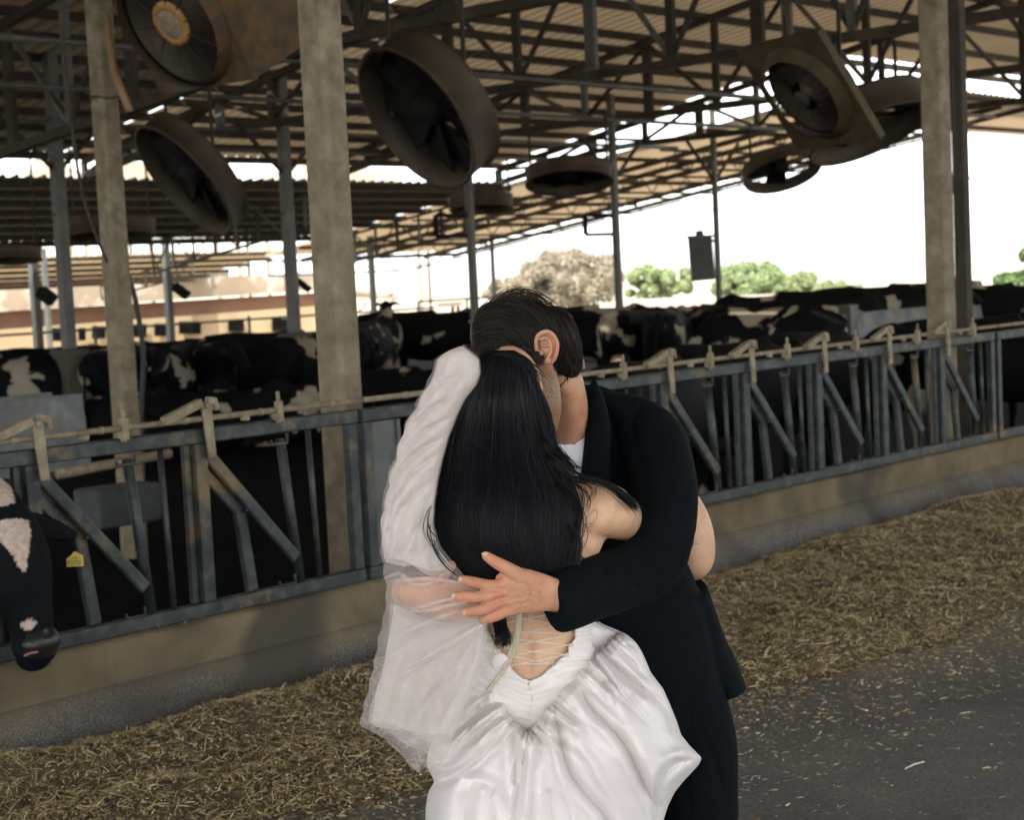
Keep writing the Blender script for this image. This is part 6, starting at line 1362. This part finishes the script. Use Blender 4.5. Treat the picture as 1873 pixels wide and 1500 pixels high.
o = blades('curb_straw', 10, zone3, M['straw'], 'few straws lying on top of the curb', .02, .05, .001, .2, 3); bpy.data.objects.remove(o)
# straw caught on top of the curb at the posts
rs = np.random.default_rng(5); V = []; Fq = []
for (ac_, wd_, n_) in ((5.16,.10,260),(4.28,.16,90),(3.9,.1,50),(8.3,.1,60),(9.9,.12,60),(11.0,.1,60),(6.9,.15,60)):
    for i in range(n_):
        a = rs.normal(ac_, wd_); b = B0+rs.uniform(-.03,.06); z = .405+abs(rs.normal(0,.018 if n_ > 200 else .006)); th = rs.uniform(0,6.28); l = rs.uniform(.015,.05); p = F(a, b, z)
        d = Vector((math.cos(th), math.sin(th), rs.normal(0,.35)))*l/2; w = Vector((-math.sin(th), math.cos(th), .3))*.0012; k = len(V); V += [tuple(p-d-w), tuple(p-d+w), tuple(p+d+w), tuple(p+d-w)]; Fq.append((k,k+1,k+2,k+3))
tag(mesh_obj('curb_straw', V, Fq, M['straw'], None), 'tufts of straw caught on the curb around the fence posts', 'straw', None, 'stuff')
# grit and small stones on the alley
rs = np.random.default_rng(8); n = 2600; a = 1.5+rs.uniform(0,1,n)**1.2*14; b = rs.uniform(-.3, 4.4, n); s = rs.gamma(1.2, .0016, n)+.0013
base = np.array([(1,0,0),(-.5,.87,0),(-.5,-.87,0),(0,0,.8)]); V = []; C_ = np.stack([DX*a-DY*b, DY*a+DX*b, np.full(n,.001)], -1); th = rs.uniform(0,6.28,n)
rot = np.stack([np.stack([np.cos(th),-np.sin(th),0*th],-1), np.stack([np.sin(th),np.cos(th),0*th],-1), np.stack([0*th,0*th,0*th+1],-1)],1)
V = (np.einsum('nij,kj->nki', rot, base)*s[:,None,None]+C_[:,None,:]).reshape(-1,3); i = np.arange(n)[:,None]*4
Fq = np.concatenate([i+np.array([[0,1,3]]), i+np.array([[1,2,3]]), i+np.array([[2,0,3]])], 0)
M['grit'] = hay_mat('grit', [(0,(.07,.068,.062)),(.5,(.15,.14,.12)),(.82,(.32,.30,.26)),(.95,(.5,.47,.4))])
tag(mesh_obj('grit', V, Fq, M['grit'], None), 'fine grit and tiny stones on the alley surface', 'grit', None, 'stuff')
g = Org(); p = at_ground(1497, 1192, .012); g.blob(p, (.040,.022,.010), Matrix.Rotation(.4,3,'Z')); v1, n1, f1 = remesh_arrays(g, .003, 1); v1 = v1+n1*(vnoise(v1, 60, 4)*.002)[:,None]
tag(mesh_obj('chip', v1, f1, noise_mat('pale wood chip',[(.3,(.62,.42,.24)),(.7,(.78,.58,.38))],30,.7,.2), None, True), 'single pale flat chip lying on the straw right of the couple', 'chip')
g = MB(); a_ = at_ground(1655, 1407, .006); b_ = at_ground(1690, 1394, .010); g.tube([a_, (a_+b_)/2+Vector((0,0,.004)), b_], [.002,.0032,.0025], 6); tag(g.build('straw_stalk', M['cord'], None, True), 'single thick straw stalk on the bare alley at the lower right', 'straw')
